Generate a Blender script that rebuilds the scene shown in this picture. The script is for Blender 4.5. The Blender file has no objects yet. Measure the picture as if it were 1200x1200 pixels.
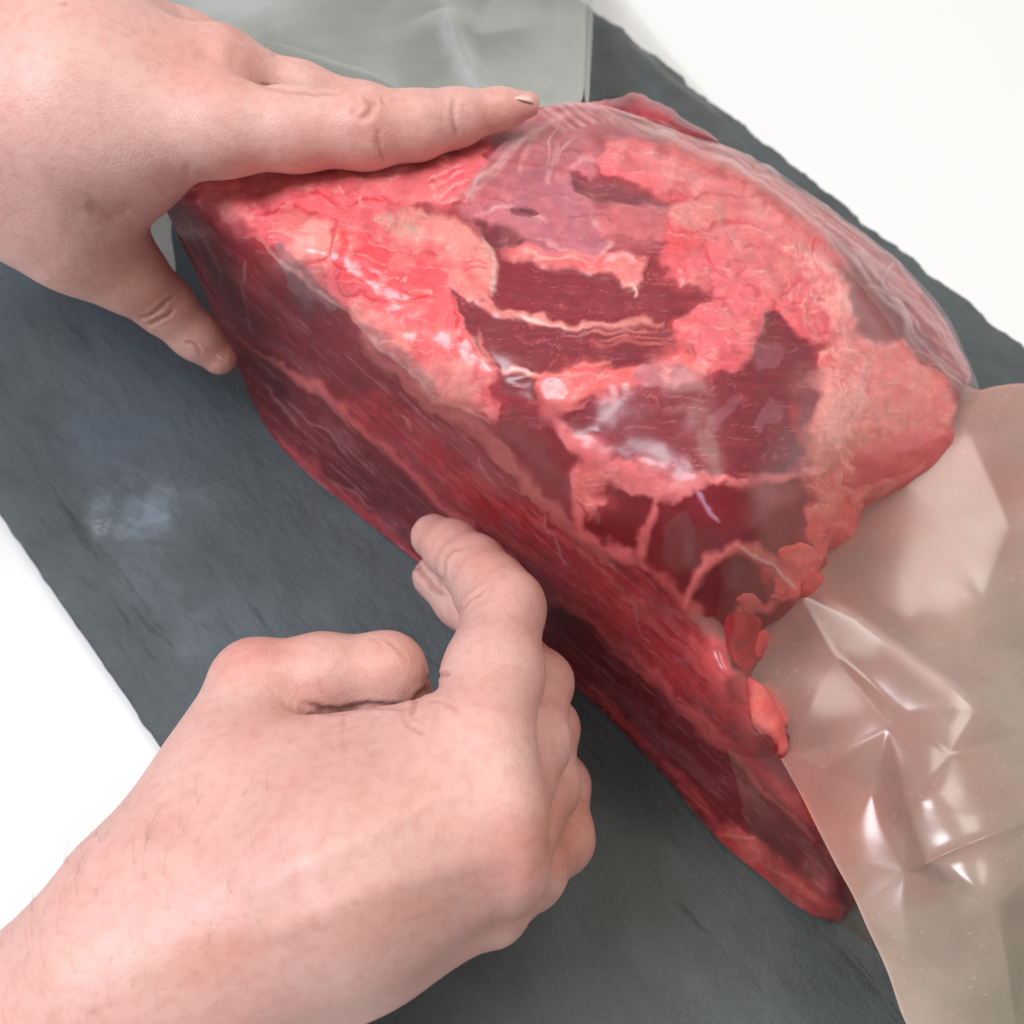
import bpy, math
import numpy as np
from mathutils import Vector

# ------------------------------------------------------------------ camera, world, light, exposure
F_PX, CAM_H, PITCH = 1203.0, 0.30, math.radians(64)
sc = bpy.context.scene
cam = bpy.data.cameras.new('camera'); camo = bpy.data.objects.new('camera', cam)
sc.collection.objects.link(camo); sc.camera = camo
cam.sensor_width = 36; cam.lens = 36 * F_PX / 1200
camo.location = (0, 0, CAM_H); camo.rotation_euler = (math.pi / 2 - PITCH, 0, 0)
cam.clip_start = 0.01; cam.clip_end = 50
cam.dof.use_dof = True; cam.dof.focus_distance = 0.235; cam.dof.aperture_fstop = 16

w = bpy.data.worlds.new('World'); sc.world = w; w.use_nodes = True
bg = w.node_tree.nodes['Background']; bg.inputs[0].default_value = (1.0, 0.98, 0.955, 1); bg.inputs[1].default_value = 0.47

def area(name, loc, target, sx, sy, power, col):
    l = bpy.data.lights.new(name, 'AREA'); l.shape = 'RECTANGLE'; l.size = sx; l.size_y = sy
    l.energy = power; l.color = col
    o = bpy.data.objects.new(name, l); sc.collection.objects.link(o); o.location = loc
    o.rotation_euler = (Vector(target) - Vector(loc)).to_track_quat('-Z', 'Y').to_euler()
    return o
area('window_light', (-0.62, 0.05, 1.15), (0.0, 0.13, 0.05), 0.4, 0.5, 14.2, (0.91, 0.93, 1.0))
area('ceiling_light', (0.55, 0.55, 1.5), (0.05, 0.15, 0.0), 0.8, 0.8, 13.0, (1.0, 0.95, 0.86))

sc.render.engine = 'CYCLES'
sc.cycles.use_denoising = True
sc.cycles.max_bounces = 10; sc.cycles.transparent_max_bounces = 12
sc.view_settings.view_transform = 'Standard'; sc.view_settings.look = 'None'
sc.view_settings.exposure = 0.0; sc.view_settings.gamma = 1.0

# ------------------------------------------------------------------ helpers
CP, SP = math.cos(PITCH), math.sin(PITCH)
def depth(y, z):
    y = np.asarray(y, float)
    return (np.asarray(z, float) - CAM_H) / ((600 - y) / F_PX * CP - SP)
def at(x, y, z):
    """world point that stands at height z and is seen in the photograph at x, y"""
    x, y, z = np.broadcast_arrays(np.asarray(x, float), np.asarray(y, float), np.asarray(z, float))
    t = depth(y, z); v = (600 - y) / F_PX
    return np.stack([t * (x - 600) / F_PX, t * (v * SP + CP), CAM_H + t * (v * CP - SP)], -1)
def px_of(P):
    P = np.asarray(P, float)
    q = P[..., 2] - CAM_H
    t = P[..., 1] * CP - q * SP; u = P[..., 1] * SP + q * CP
    return 600 + F_PX * P[..., 0] / t, 600 - F_PX * u / t

def lin(c):
    c = np.asarray(c, float) / 255
    return np.where(c <= 0.04045, c / 12.92, ((c + 0.055) / 1.055) ** 2.4)
def sm(a, b, x):
    t = np.clip((x - a) / (b - a), 0, 1); return t * t * (3 - 2 * t)

def _hash(ix, iy, seed):
    h = (ix.astype(np.int64) * 374761393 + iy.astype(np.int64) * 668265263 + seed * 974711) & 0xFFFFFFFF
    h = ((h ^ (h >> 13)) * 1274126177) & 0xFFFFFFFF
    h = ((h ^ (h >> 16)) * 2246822519) & 0xFFFFFFFF
    return (h ^ (h >> 15)) / 4294967296.0
def noise(x, y, seed=0):
    ix, iy = np.floor(x), np.floor(y); fx, fy = x - ix, y - iy
    ux, uy = fx * fx * fx * (fx * (fx * 6 - 15) + 10), fy * fy * fy * (fy * (fy * 6 - 15) + 10)
    def g(dx, dy):
        a = _hash(ix + dx, iy + dy, seed) * 2 * math.pi
        return np.cos(a) * (fx - dx) + np.sin(a) * (fy - dy)
    a, b, c, d = g(0, 0), g(1, 0), g(0, 1), g(1, 1)
    return 1.5 * ((a * (1 - ux) + b * ux) * (1 - uy) + (c * (1 - ux) + d * ux) * uy)
def fbm(x, y, seed=0, oct=4, gain=0.5):
    s = 0; a = 1.0
    for i in range(oct):
        s = s + a * noise(x * 2 ** i + 17.3 * i, y * 2 ** i - 9.1 * i, seed + i); a *= gain
    return s
def worley(x, y, seed=0):
    """distances to the nearest and second nearest cell point, and the cell's own random"""
    ix, iy = np.floor(x), np.floor(y)
    d1 = np.full(x.shape, 9.0); d2 = d1.copy(); cid = np.zeros(x.shape)
    for dx in (-1, 0, 1):
        for dy in (-1, 0, 1):
            jx, jy = ix + dx, iy + dy
            px = jx + _hash(jx, jy, seed); py = jy + _hash(jx, jy, seed + 7)
            d = np.hypot(px - x, py - y); r = _hash(jx, jy, seed + 13)
            n = d < d1
            d2 = np.where(n, d1, np.minimum(d2, d)); cid = np.where(n, r, cid); d1 = np.where(n, d, d1)
    return d1, d2, cid

def spline(pts, n=8, closed=True):
    P = np.asarray(pts, float); out = []
    N = len(P); rng = range(N if closed else N - 1)
    for i in rng:
        g = lambda k: P[(i + k) % N] if closed else P[min(max(i + k, 0), N - 1)]
        p0, p1, p2, p3 = g(-1), g(0), g(1), g(2)
        for j in range(n):
            t = j / n
            out.append(0.5 * (2 * p1 + (p2 - p0) * t + (2 * p0 - 5 * p1 + 4 * p2 - p3) * t ** 2 + (3 * p1 - p0 - 3 * p2 + p3) * t ** 3))
    if not closed: out.append(P[-1])
    return np.array(out)
def seg_dist(X, Y, poly, closed):
    """distance to a polyline, nearest point, position along it 0..1"""
    P = np.asarray(poly, float); N = len(P)
    best = np.full(X.shape, 1e9); nx = X.copy(); ny = Y.copy(); tt = np.zeros(X.shape)
    m = N if closed else N - 1
    for i in range(m):
        a, b = P[i], P[(i + 1) % N]; e = b - a; L = e @ e + 1e-12
        t = np.clip(((X - a[0]) * e[0] + (Y - a[1]) * e[1]) / L, 0, 1)
        qx, qy = a[0] + t * e[0], a[1] + t * e[1]
        d = np.hypot(X - qx, Y - qy); k = d < best
        best = np.where(k, d, best); nx = np.where(k, qx, nx); ny = np.where(k, qy, ny); tt = np.where(k, (i + t) / m, tt)
    return best, nx, ny, tt
def inside(X, Y, poly):
    P = np.asarray(poly, float); c = np.zeros(X.shape, bool); N = len(P)
    for i in range(N):
        (x0, y0), (x1, y1) = P[i], P[(i + 1) % N]
        if y0 == y1: continue
        k = ((y0 > Y) != (y1 > Y)) & (X < (x1 - x0) * (Y - y0) / (y1 - y0) + x0)
        c ^= k
    return c

class TPS:
    def __init__(s, pts, smooth=0.0):
        P = np.asarray(pts, float); s.c = P[:, :2] / 1000; n = len(P)
        A = np.zeros((n + 3, n + 3)); A[:n, :n] = s.k(s.c[:, None] - s.c[None]) + smooth * np.eye(n)
        Q = np.c_[np.ones(n), s.c]; A[:n, n:] = Q; A[n:, :n] = Q.T
        s.w = np.linalg.solve(A, np.r_[P[:, 2], 0, 0, 0])
    @staticmethod
    def k(d):
        r2 = (d ** 2).sum(-1) + 1e-12; return 0.5 * r2 * np.log(r2)
    def __call__(s, X, Y):
        sh = np.shape(X); x = np.ravel(X) / 1000; y = np.ravel(Y) / 1000
        z = s.w[-3] + s.w[-2] * x + s.w[-1] * y
        for (cx, cy), wt in zip(s.c, s.w):
            r2 = (x - cx) ** 2 + (y - cy) ** 2 + 1e-12; z = z + wt * 0.5 * r2 * np.log(r2)
        return z.reshape(sh)

def mesh_obj(name, V, faces, mat, parent=None, smooth=True, attrs=None):
    V = np.asarray(V, float)
    me = bpy.data.meshes.new(name)
    if isinstance(faces, np.ndarray):
        k = faces.shape[1]; nf = len(faces)
        me.vertices.add(len(V)); me.vertices.foreach_set('co', V.ravel().astype(np.float32))
        me.loops.add(nf * k); me.loops.foreach_set('vertex_index', faces.ravel().astype(np.int32))
        me.polygons.add(nf); me.polygons.foreach_set('loop_start', (np.arange(nf) * k).astype(np.int32))
        me.polygons.foreach_set('loop_total', np.full(nf, k, np.int32))
        me.update(calc_edges=True); me.validate()
    else:
        me.from_pydata(V.tolist(), [], faces); me.update()
    me.polygons.foreach_set('use_smooth', np.full(len(me.polygons), smooth))
    for k, a in (attrs or {}).items():
        a = np.asarray(a, float)
        if a.ndim == 2:
            at_ = me.color_attributes.new(k, 'FLOAT_COLOR', 'POINT')
            at_.data.foreach_set('color', np.c_[a, np.ones(len(a))].ravel().astype(np.float32))
        else:
            at_ = me.attributes.new(k, 'FLOAT', 'POINT'); at_.data.foreach_set('value', a.astype(np.float32))
    me.materials.append(mat)
    o = bpy.data.objects.new(name, me); sc.collection.objects.link(o)
    if parent:
        o.parent = parent; o.matrix_parent_inverse = parent.matrix_world.inverted()
    return o
def thing(name, label, cat, loc):
    o = bpy.data.objects.new(name, None); sc.collection.objects.link(o); o.location = loc
    o.empty_display_size = 0.02; o['label'] = label; o['category'] = cat
    bpy.context.view_layer.update(); return o
def tag(o, label=None, cat=None, kind=None):
    if label: o['label'] = label
    if cat: o['category'] = cat
    if kind: o['kind'] = kind
    return o
def normals(V, Q):
    n = np.cross(V[Q[:, 2]] - V[Q[:, 0]], V[Q[:, 3 if Q.shape[1] > 3 else 1]] - V[Q[:, 1]]) if Q.shape[1] > 3 else np.cross(V[Q[:, 1]] - V[Q[:, 0]], V[Q[:, 2]] - V[Q[:, 0]])
    N = np.zeros_like(V)
    for k in range(Q.shape[1]):
        for c in range(3): N[:, c] += np.bincount(Q[:, k], n[:, c], len(V))
    return N / (np.linalg.norm(N, axis=1, keepdims=True) + 1e-12)

def patch(outline, step):
    """quads that fill an outline (photo coordinates); returns x, y per vertex, quads and the ordered boundary loop"""
    P = np.asarray(outline, float)
    x0, y0 = P.min(0) - 2 * step; x1, y1 = P.max(0) + 2 * step
    xs = np.arange(x0, x1, step); ys = np.arange(y0, y1, step)
    X, Y = np.meshgrid(xs, ys); I = inside(X, Y, P)
    cell = (I[:-1, :-1].astype(int) + I[1:, :-1] + I[:-1, 1:] + I[1:, 1:]) >= 2
    idx = np.arange(X.size).reshape(X.shape)
    Q = np.stack([idx[1:, :-1][cell], idx[1:, 1:][cell], idx[:-1, 1:][cell], idx[:-1, :-1][cell]], -1)
    used, inv = np.unique(Q, return_inverse=True); Q = inv.reshape(Q.shape)
    x, y = X.ravel()[used], Y.ravel()[used]
    E = np.concatenate([Q[:, [i, (i + 1) % 4]] for i in range(4)])
    key = E[:, 0].astype(np.int64) * (len(x) + 1) + E[:, 1]; rev = E[:, 1].astype(np.int64) * (len(x) + 1) + E[:, 0]
    B = E[~np.isin(key, rev)]
    nxt = dict(zip(B[:, 0].tolist(), B[:, 1].tolist())); best = []
    seen = set()
    for s in nxt:
        if s in seen: continue
        loop = [s]; seen.add(s); c = nxt[s]
        while c != s and c not in seen and c in nxt:
            loop.append(c); seen.add(c); c = nxt[c]
        if len(loop) > len(best): best = loop
    b = np.unique(B)
    _, nx, ny, _ = seg_dist(x[b], y[b], P, True)
    x[b], y[b] = nx, ny
    return x, y, Q, np.array(best)

# ------------------------------------------------------------------ node materials
def mat_new(name):
    m = bpy.data.materials.new(name); m.use_nodes = True; nt = m.node_tree; nt.nodes.clear()
    out = nt.nodes.new('ShaderNodeOutputMaterial')
    return m, nt, out
def N(nt, typ, inputs=None, **props):
    n = nt.nodes.new('ShaderNode' + typ)
    for k, v in props.items(): setattr(n, k, v)
    for k, v in (inputs or {}).items():
        if isinstance(v, bpy.types.NodeSocket): nt.links.new(v, n.inputs[k])
        else: n.inputs[k].default_value = v
    return n
def rgba(c): return (*[float(v) for v in c], 1)

def skin_material():
    m, nt, out = mat_new('skin')
    col = N(nt, 'VertexColor', layer_name='Col').outputs['Color']
    tc = N(nt, 'TexCoord').outputs['Object']
    n1 = N(nt, 'TexNoise', {'Vector': tc, 'Scale': 55, 'Detail': 5, 'Roughness': .6})
    r1 = N(nt, 'ValToRGB', {'Fac': n1.outputs['Fac']})
    r1.color_ramp.elements[0].position = .3; r1.color_ramp.elements[0].color = (.93, .82, .78, 1)
    r1.color_ramp.elements[1].position = .7; r1.color_ramp.elements[1].color = (1.04, 1.05, 1.06, 1)
    mx = N(nt, 'Mix', {'Factor': .45, 6: col, 7: r1.outputs['Color']}, data_type='RGBA', blend_type='MULTIPLY')
    n2 = N(nt, 'TexNoise', {'Vector': tc, 'Scale': 420, 'Detail': 3})
    r2 = N(nt, 'ValToRGB', {'Fac': n2.outputs['Fac']})
    r2.color_ramp.elements[0].position = .34; r2.color_ramp.elements[0].color = (.88, .78, .75, 1)
    r2.color_ramp.elements[1].position = .55; r2.color_ramp.elements[1].color = (1, 1, 1, 1)
    mx2 = N(nt, 'Mix', {'Factor': .5, 6: mx.outputs[2], 7: r2.outputs['Color']}, data_type='RGBA', blend_type='MULTIPLY')
    vor = N(nt, 'TexVoronoi', {'Vector': tc, 'Scale': 900}, feature='DISTANCE_TO_EDGE')
    vr = N(nt, 'MapRange', {'Value': vor.outputs['Distance'], 'From Min': 0, 'From Max': .25})
    mp = N(nt, 'Mapping', {'Vector': tc, 'Rotation': (0, 0, .9), 'Scale': (260, 1100, 700)})
    n3 = N(nt, 'TexNoise', {'Vector': mp.outputs[0], 'Scale': 1, 'Detail': 3})
    ad = N(nt, 'Math', {0: vr.outputs[0], 1: n3.outputs['Fac']}, operation='ADD')
    b1 = N(nt, 'Bump', {'Height': ad.outputs[0], 'Strength': .11, 'Distance': .0004})
    b2 = N(nt, 'Bump', {'Height': n1.outputs['Fac'], 'Strength': .06, 'Distance': .002, 'Normal': b1.outputs[0]})
    p = N(nt, 'BsdfPrincipled', {'Base Color': mx2.outputs[2], 'Roughness': .47, 'Specular IOR Level': .42, 'Subsurface Weight': .10,
          'Subsurface Radius': (1, .32, .18), 'Subsurface Scale': .0035, 'Normal': b2.outputs[0]})
    nt.links.new(p.outputs[0], out.inputs[0]); return m

def meat_material():
    m, nt, out = mat_new('raw_beef_under_film')
    col = N(nt, 'VertexColor', layer_name='Col').outputs['Color']
    tc = N(nt, 'TexCoord').outputs['Object']
    n1 = N(nt, 'TexNoise', {'Vector': tc, 'Scale': 260, 'Detail': 5, 'Roughness': .65})
    r1 = N(nt, 'ValToRGB', {'Fac': n1.outputs['Fac']})
    r1.color_ramp.elements[0].position = .3; r1.color_ramp.elements[0].color = (.86, .8, .8, 1)
    r1.color_ramp.elements[1].position = .7; r1.color_ramp.elements[1].color = (1.08, 1.1, 1.1, 1)
    mx = N(nt, 'Mix', {'Factor': .7, 6: col, 7: r1.outputs['Color']}, data_type='RGBA', blend_type='MULTIPLY')
    n2 = N(nt, 'TexNoise', {'Vector': tc, 'Scale': 34, 'Detail': 3, 'Roughness': .5, 'Distortion': .8})
    b1 = N(nt, 'Bump', {'Height': n1.outputs['Fac'], 'Strength': .22, 'Distance': .0006})
    bc = N(nt, 'Bump', {'Height': n2.outputs['Fac'], 'Strength': .25, 'Distance': .0009})
    p = N(nt, 'BsdfPrincipled', {'Base Color': mx.outputs[2], 'Roughness': .45, 'Specular IOR Level': .18, 'Subsurface Weight': .10,
          'Subsurface Radius': (1, .3, .25), 'Subsurface Scale': .0015, 'Normal': b1.outputs[0],
          'Coat Weight': .6, 'Coat Roughness': .26, 'Coat IOR': 1.5, 'Coat Normal': bc.outputs[0]})
    nt.links.new(p.outputs[0], out.inputs[0]); return m

def film_material(name='clear_film', rough=.24, dust=.18, spec=1.15):
    m, nt, out = mat_new(name)
    col = N(nt, 'VertexColor', layer_name='Col').outputs['Color']
    hz = N(nt, 'Attribute', attribute_name='Haze').outputs['Fac']
    tc = N(nt, 'TexCoord').outputs['Object']
    n1 = N(nt, 'TexNoise', {'Vector': tc, 'Scale': 900, 'Detail': 2})
    sp = N(nt, 'MapRange', {'Value': n1.outputs['Fac'], 'From Min': .66, 'From Max': .74, 'To Min': 0, 'To Max': dust})
    n2 = N(nt, 'TexNoise', {'Vector': tc, 'Scale': 60, 'Detail': 4})
    mh = N(nt, 'MapRange', {'Value': n2.outputs['Fac'], 'From Min': .3, 'From Max': .7, 'To Min': .9, 'To Max': 1.08})
    h1 = N(nt, 'Math', {0: hz, 1: mh.outputs[0]}, operation='MULTIPLY')
    h2 = N(nt, 'Math', {0: h1.outputs[0], 1: sp.outputs[0]}, operation='ADD', use_clamp=True)
    bp = N(nt, 'Bump', {'Height': n2.outputs['Fac'], 'Strength': .05, 'Distance': .002})
    df = N(nt, 'BsdfDiffuse', {'Color': col, 'Normal': bp.outputs[0]}); tl = N(nt, 'BsdfTranslucent', {'Color': col, 'Normal': bp.outputs[0]})
    body = N(nt, 'MixShader', {0: .35, 1: df.outputs[0], 2: tl.outputs[0]})
    tr = N(nt, 'BsdfTransparent', {'Color': (.97, .965, .955, 1)})
    base = N(nt, 'MixShader', {0: h2.outputs[0], 1: tr.outputs[0], 2: body.outputs[0]})
    fr = N(nt, 'Fresnel', {'IOR': 1.5, 'Normal': bp.outputs[0]})
    fm = N(nt, 'Math', {0: fr.outputs[0], 1: spec}, operation='MULTIPLY', use_clamp=True)
    gl = N(nt, 'BsdfGlossy', {'Color': (1, 1, 1, 1), 'Roughness': rough, 'Normal': bp.outputs[0]})
    fin = N(nt, 'MixShader', {0: fm.outputs[0], 1: base.outputs[0], 2: gl.outputs[0]})
    nt.links.new(fin.outputs[0], out.inputs[0]); return m

def slate_material():
    m, nt, out = mat_new('slate')
    col = N(nt, 'VertexColor', layer_name='Col').outputs['Color']
    tc = N(nt, 'TexCoord').outputs['Object']
    mr = N(nt, 'Mapping', {'Vector': tc, 'Rotation': (0, 0, math.radians(50))})
    mp = N(nt, 'Mapping', {'Vector': mr.outputs[0], 'Scale': (34, 78, 60)})
    n1 = N(nt, 'TexNoise', {'Vector': mp.outputs[0], 'Scale': 1, 'Detail': 9, 'Roughness': .68, 'Distortion': .15})
    n2 = N(nt, 'TexNoise', {'Vector': tc, 'Scale': 1200, 'Detail': 4, 'Roughness': .7})
    r = N(nt, 'ValToRGB', {'Fac': n1.outputs['Fac']})
    r.color_ramp.elements[0].position = .3; r.color_ramp.elements[0].color = (.74, .75, .73, 1)
    r.color_ramp.elements[1].position = .72; r.color_ramp.elements[1].color = (1.24, 1.25, 1.24, 1)
    mx = N(nt, 'Mix', {'Factor': .8, 6: col, 7: r.outputs['Color']}, data_type='RGBA', blend_type='MULTIPLY')
    sp = N(nt, 'MapRange', {'Value': n2.outputs['Fac'], 'From Min': .71, 'From Max': .8, 'To Min': 0, 'To Max': .35})
    gr = N(nt, 'MapRange', {'Value': n2.outputs['Fac'], 'From Min': .3, 'From Max': .7, 'To Min': .86, 'To Max': 1.16})
    mg = N(nt, 'Mix', {'Factor': 1.0, 6: mx.outputs[2], 7: gr.outputs[0]}, data_type='RGBA', blend_type='MULTIPLY')
    mx2 = N(nt, 'Mix', {'Factor': sp.outputs[0], 6: mg.outputs[2], 7: (.2, .21, .21, 1)}, data_type='RGBA')
    b1 = N(nt, 'Bump', {'Height': n1.outputs['Fac'], 'Strength': .75, 'Distance': .0026})
    b2 = N(nt, 'Bump', {'Height': n2.outputs['Fac'], 'Strength': .4, 'Distance': .0006, 'Normal': b1.outputs[0]})
    mc = N(nt, 'Mapping', {'Vector': mr.outputs[0], 'Scale': (17, 150, 60)})
    n3 = N(nt, 'TexNoise', {'Vector': mc.outputs[0], 'Scale': 1, 'Detail': 7, 'Roughness': .7, 'Distortion': .35})
    cl = N(nt, 'MapRange', {'Value': n3.outputs['Fac'], 'From Min': .60, 'From Max': .68, 'To Min': 1, 'To Max': .58})
    mx3 = N(nt, 'Mix', {'Factor': 1.0, 6: mx2.outputs[2], 7: cl.outputs[0]}, data_type='RGBA', blend_type='MULTIPLY')
    b3 = N(nt, 'Bump', {'Height': cl.outputs[0], 'Strength': .5, 'Distance': .0006, 'Normal': b2.outputs[0]})
    rr = N(nt, 'MapRange', {'Value': n1.outputs['Fac'], 'From Min': .3, 'From Max': .7, 'To Min': .42, 'To Max': .62})
    p = N(nt, 'BsdfPrincipled', {'Base Color': mx3.outputs[2], 'Roughness': rr.outputs[0], 'Specular IOR Level': .38, 'Normal': b3.outputs[0]})
    nt.links.new(p.outputs[0], out.inputs[0]); return m

def table_material():
    m, nt, out = mat_new('white_tabletop')
    tc = N(nt, 'TexCoord').outputs['Object']
    n1 = N(nt, 'TexNoise', {'Vector': tc, 'Scale': 5, 'Detail': 4})
    r = N(nt, 'ValToRGB', {'Fac': n1.outputs['Fac']})
    r.color_ramp.elements[0].color = (.69, .69, .685, 1); r.color_ramp.elements[1].color = (.72, .72, .715, 1)
    p = N(nt, 'BsdfPrincipled', {'Base Color': r.outputs['Color'], 'Roughness': .4, 'Specular IOR Level': .4})
    nt.links.new(p.outputs[0], out.inputs[0]); return m
def nail_material():
    m, nt, out = mat_new('fingernail')
    tc = N(nt, 'TexCoord').outputs['Object']
    n1 = N(nt, 'TexNoise', {'Vector': tc, 'Scale': 300})
    r = N(nt, 'ValToRGB', {'Fac': n1.outputs['Fac']})
    r.color_ramp.elements[0].color = (.66, .41, .37, 1); r.color_ramp.elements[1].color = (.70, .46, .42, 1)
    p = N(nt, 'BsdfPrincipled', {'Base Color': r.outputs['Color'], 'Roughness': .28, 'Subsurface Weight': .1, 'Subsurface Scale': .002})
    nt.links.new(p.outputs[0], out.inputs[0]); return m

THIN = film_material('clinging_film', .14, .05, .38)
SKIN, MEAT, FILM, SLATE, TABLE, NAIL = skin_material(), meat_material(), film_material(), slate_material(), table_material(), nail_material()

# ------------------------------------------------------------------ the setting: white tabletop
TZ = -0.0075
def tabletop():
    s = 1.1; V = [(-s, -s + .1, TZ), (s, -s + .1, TZ), (s, s + .1, TZ), (-s, s + .1, TZ)]
    V += [(x, y, TZ - .03) for x, y, _ in V]
    Fc = [(0, 1, 2, 3), (7, 6, 5, 4)] + [(i + 4, (i + 1) % 4 + 4, (i + 1) % 4, i) for i in range(4)]
    tag(mesh_obj('table_surface', V, Fc, TABLE, smooth=False), 'plain white tabletop under the dark slate board', None, 'structure')
tabletop()

# ------------------------------------------------------------------ slate board
def slate_board():
    A = math.radians(-50); ax = np.array([math.cos(A), math.sin(A)]); nr = np.array([-ax[1], ax[0]])   # along, across (to the far side)
    near = at(0, 605, 0)[:2] @ nr; far = (at(690, 0, 0)[:2] @ nr + at(1200, 400, 0)[:2] @ nr) / 2
    s0, s1 = -0.62, 0.30
    ns, nw = 760, 250
    S = np.linspace(s0, s1, ns); T = np.linspace(0, 1, nw)
    def edge(S, seed, amp):
        e = amp * fbm(S * 38, S * 0 + seed, seed, 5, .6)
        chips = np.maximum(0, fbm(S * 22 + 5, S * 0 + 3.3, seed + 4, 3) - .25) * amp * 2.2
        return e - chips
    lo = near - edge(S * .6, 3, .0002); hi = far + edge(S, 9, .0019)
    SS, TT = np.meshgrid(S, T, indexing='ij')
    W = lo[:, None] * (1 - TT) + hi[:, None] * TT
    XY = SS[..., None] * ax + W[..., None] * nr
    # cleft surface: terraces a fraction of a millimetre high
    h = fbm(SS * 9 + 2, W * 16, 21, 5, .55)
    terr = np.floor(h * 6) / 6 + sm(.35, .65, h * 6 - np.floor(h * 6)) / 6
    Z = -0.0004 + .0006 * (terr - .6)
    edge_d = np.minimum(W - lo[:, None], hi[:, None] - W)
    Z -= .0016 * np.exp(-np.maximum(edge_d, 0) / .0016) * (0.6 + .7 * np.abs(fbm(SS * 60, W * 60, 31, 3)))
    Z = np.minimum(Z, -0.0001)
    V = np.concatenate([XY, Z[..., None]], -1).reshape(-1, 3)
    idx = np.arange(ns * nw).reshape(ns, nw)
    Q = np.stack([idx[:-1, :-1], idx[1:, :-1], idx[1:, 1:], idx[:-1, 1:]], -1).reshape(-1, 4)
    loop = np.r_[idx[:, 0], idx[-1, 1:], idx[-2::-1, -1], idx[0, -2:0:-1]]
    rings = [loop]; VV = [V]; base = len(V)
    c = V.mean(0)[:2]
    rs = np.arange(len(loop))
    for k, zz in enumerate((-.0028, -.005, TZ + .0003)):
        R = V[loop].copy(); 
        R[:, :2] += (.0008 * noise(rs * .12, rs * 0 + k * 3.1, 40 + k))[:, None] * (R[:, :2] - c) / np.linalg.norm(R[:, :2] - c, axis=1, keepdims=True)
        R[:, 2] = zz + .0004 * noise(rs * .2, rs * 0 + k, 50)
        if k == 2: R[:, 2] = zz
        VV.append(R); rings.append(base + rs); base += len(loop)
    for a, b in zip(rings[:-1], rings[1:]):
        Q = np.r_[Q, np.stack([a, b, np.roll(b, -1), np.roll(a, -1)], -1)]
    V = np.concatenate(VV)
    x, y = px_of(V)
    c0 = lin((82, 88, 91)) * .80
    col = np.tile(c0, (len(V), 1))
    u, v = V[:, 0] * 30, V[:, 1] * 30
    n = fbm(u, v, 61, 5)
    col *= (1 + .16 * n)[:, None]
    # window sheen painted into the stone colour: bluish cloud and pale patch, left half
    blue = sm(.25, -.5, fbm(u * .35 + 3, v * .35, 71, 3)) * sm(620, 250, x)
    col = col * (1 - .7 * blue[:, None]) + .7 * blue[:, None] * lin((86, 97, 110)) * .84
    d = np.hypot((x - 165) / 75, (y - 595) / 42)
    win_sheen = sm(1.1, .2, d + .5 * fbm(x * .025, y * .025, 81, 4)) * (.55 + .45 * sm(-.3, .4, fbm(x * .06, y * .06, 85, 4)))
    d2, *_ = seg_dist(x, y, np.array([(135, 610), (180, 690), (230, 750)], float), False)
    win_sheen = np.maximum(1.25 * win_sheen, .34 * sm(38, 5, d2 + 18 * fbm(x * .04, y * .04, 87, 3)))
    gg = (sm(500, 800, x) * sm(700, 1000, y))[:, None] * .6; col = col * (1 - gg) + gg * lin((84, 89, 85)) * .84 * (1 + .2 * n[:, None])
    ch = np.exp(-((x - 118) ** 2 + (y - 617) ** 2) / 90) * sm(-.2, .3, fbm(x * .2, y * .2, 5, 3))
    col = col * (1 - .5 * win_sheen[:, None]) + .5 * win_sheen[:, None] * lin((140, 156, 170)) * .75
    col = col * (1 - .7 * ch[:, None]) + .7 * ch[:, None] * lin((190, 200, 205)) * .62
    edgeb = np.zeros(len(V)); edgeb[:ns * nw] = np.exp(-edge_d.ravel() / .004)
    sp = .4 * edgeb * sm(.1, .7, fbm(u * 6, v * 6, 91, 3))
    col = col * (1 - .5 * sp[:, None]) + .5 * sp[:, None] * lin((150, 152, 145)) * .62
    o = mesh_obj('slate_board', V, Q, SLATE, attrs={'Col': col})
    tag(o, 'dark grey slate board with chipped edges lying under the meat', 'slate board')
slate_board()

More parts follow.
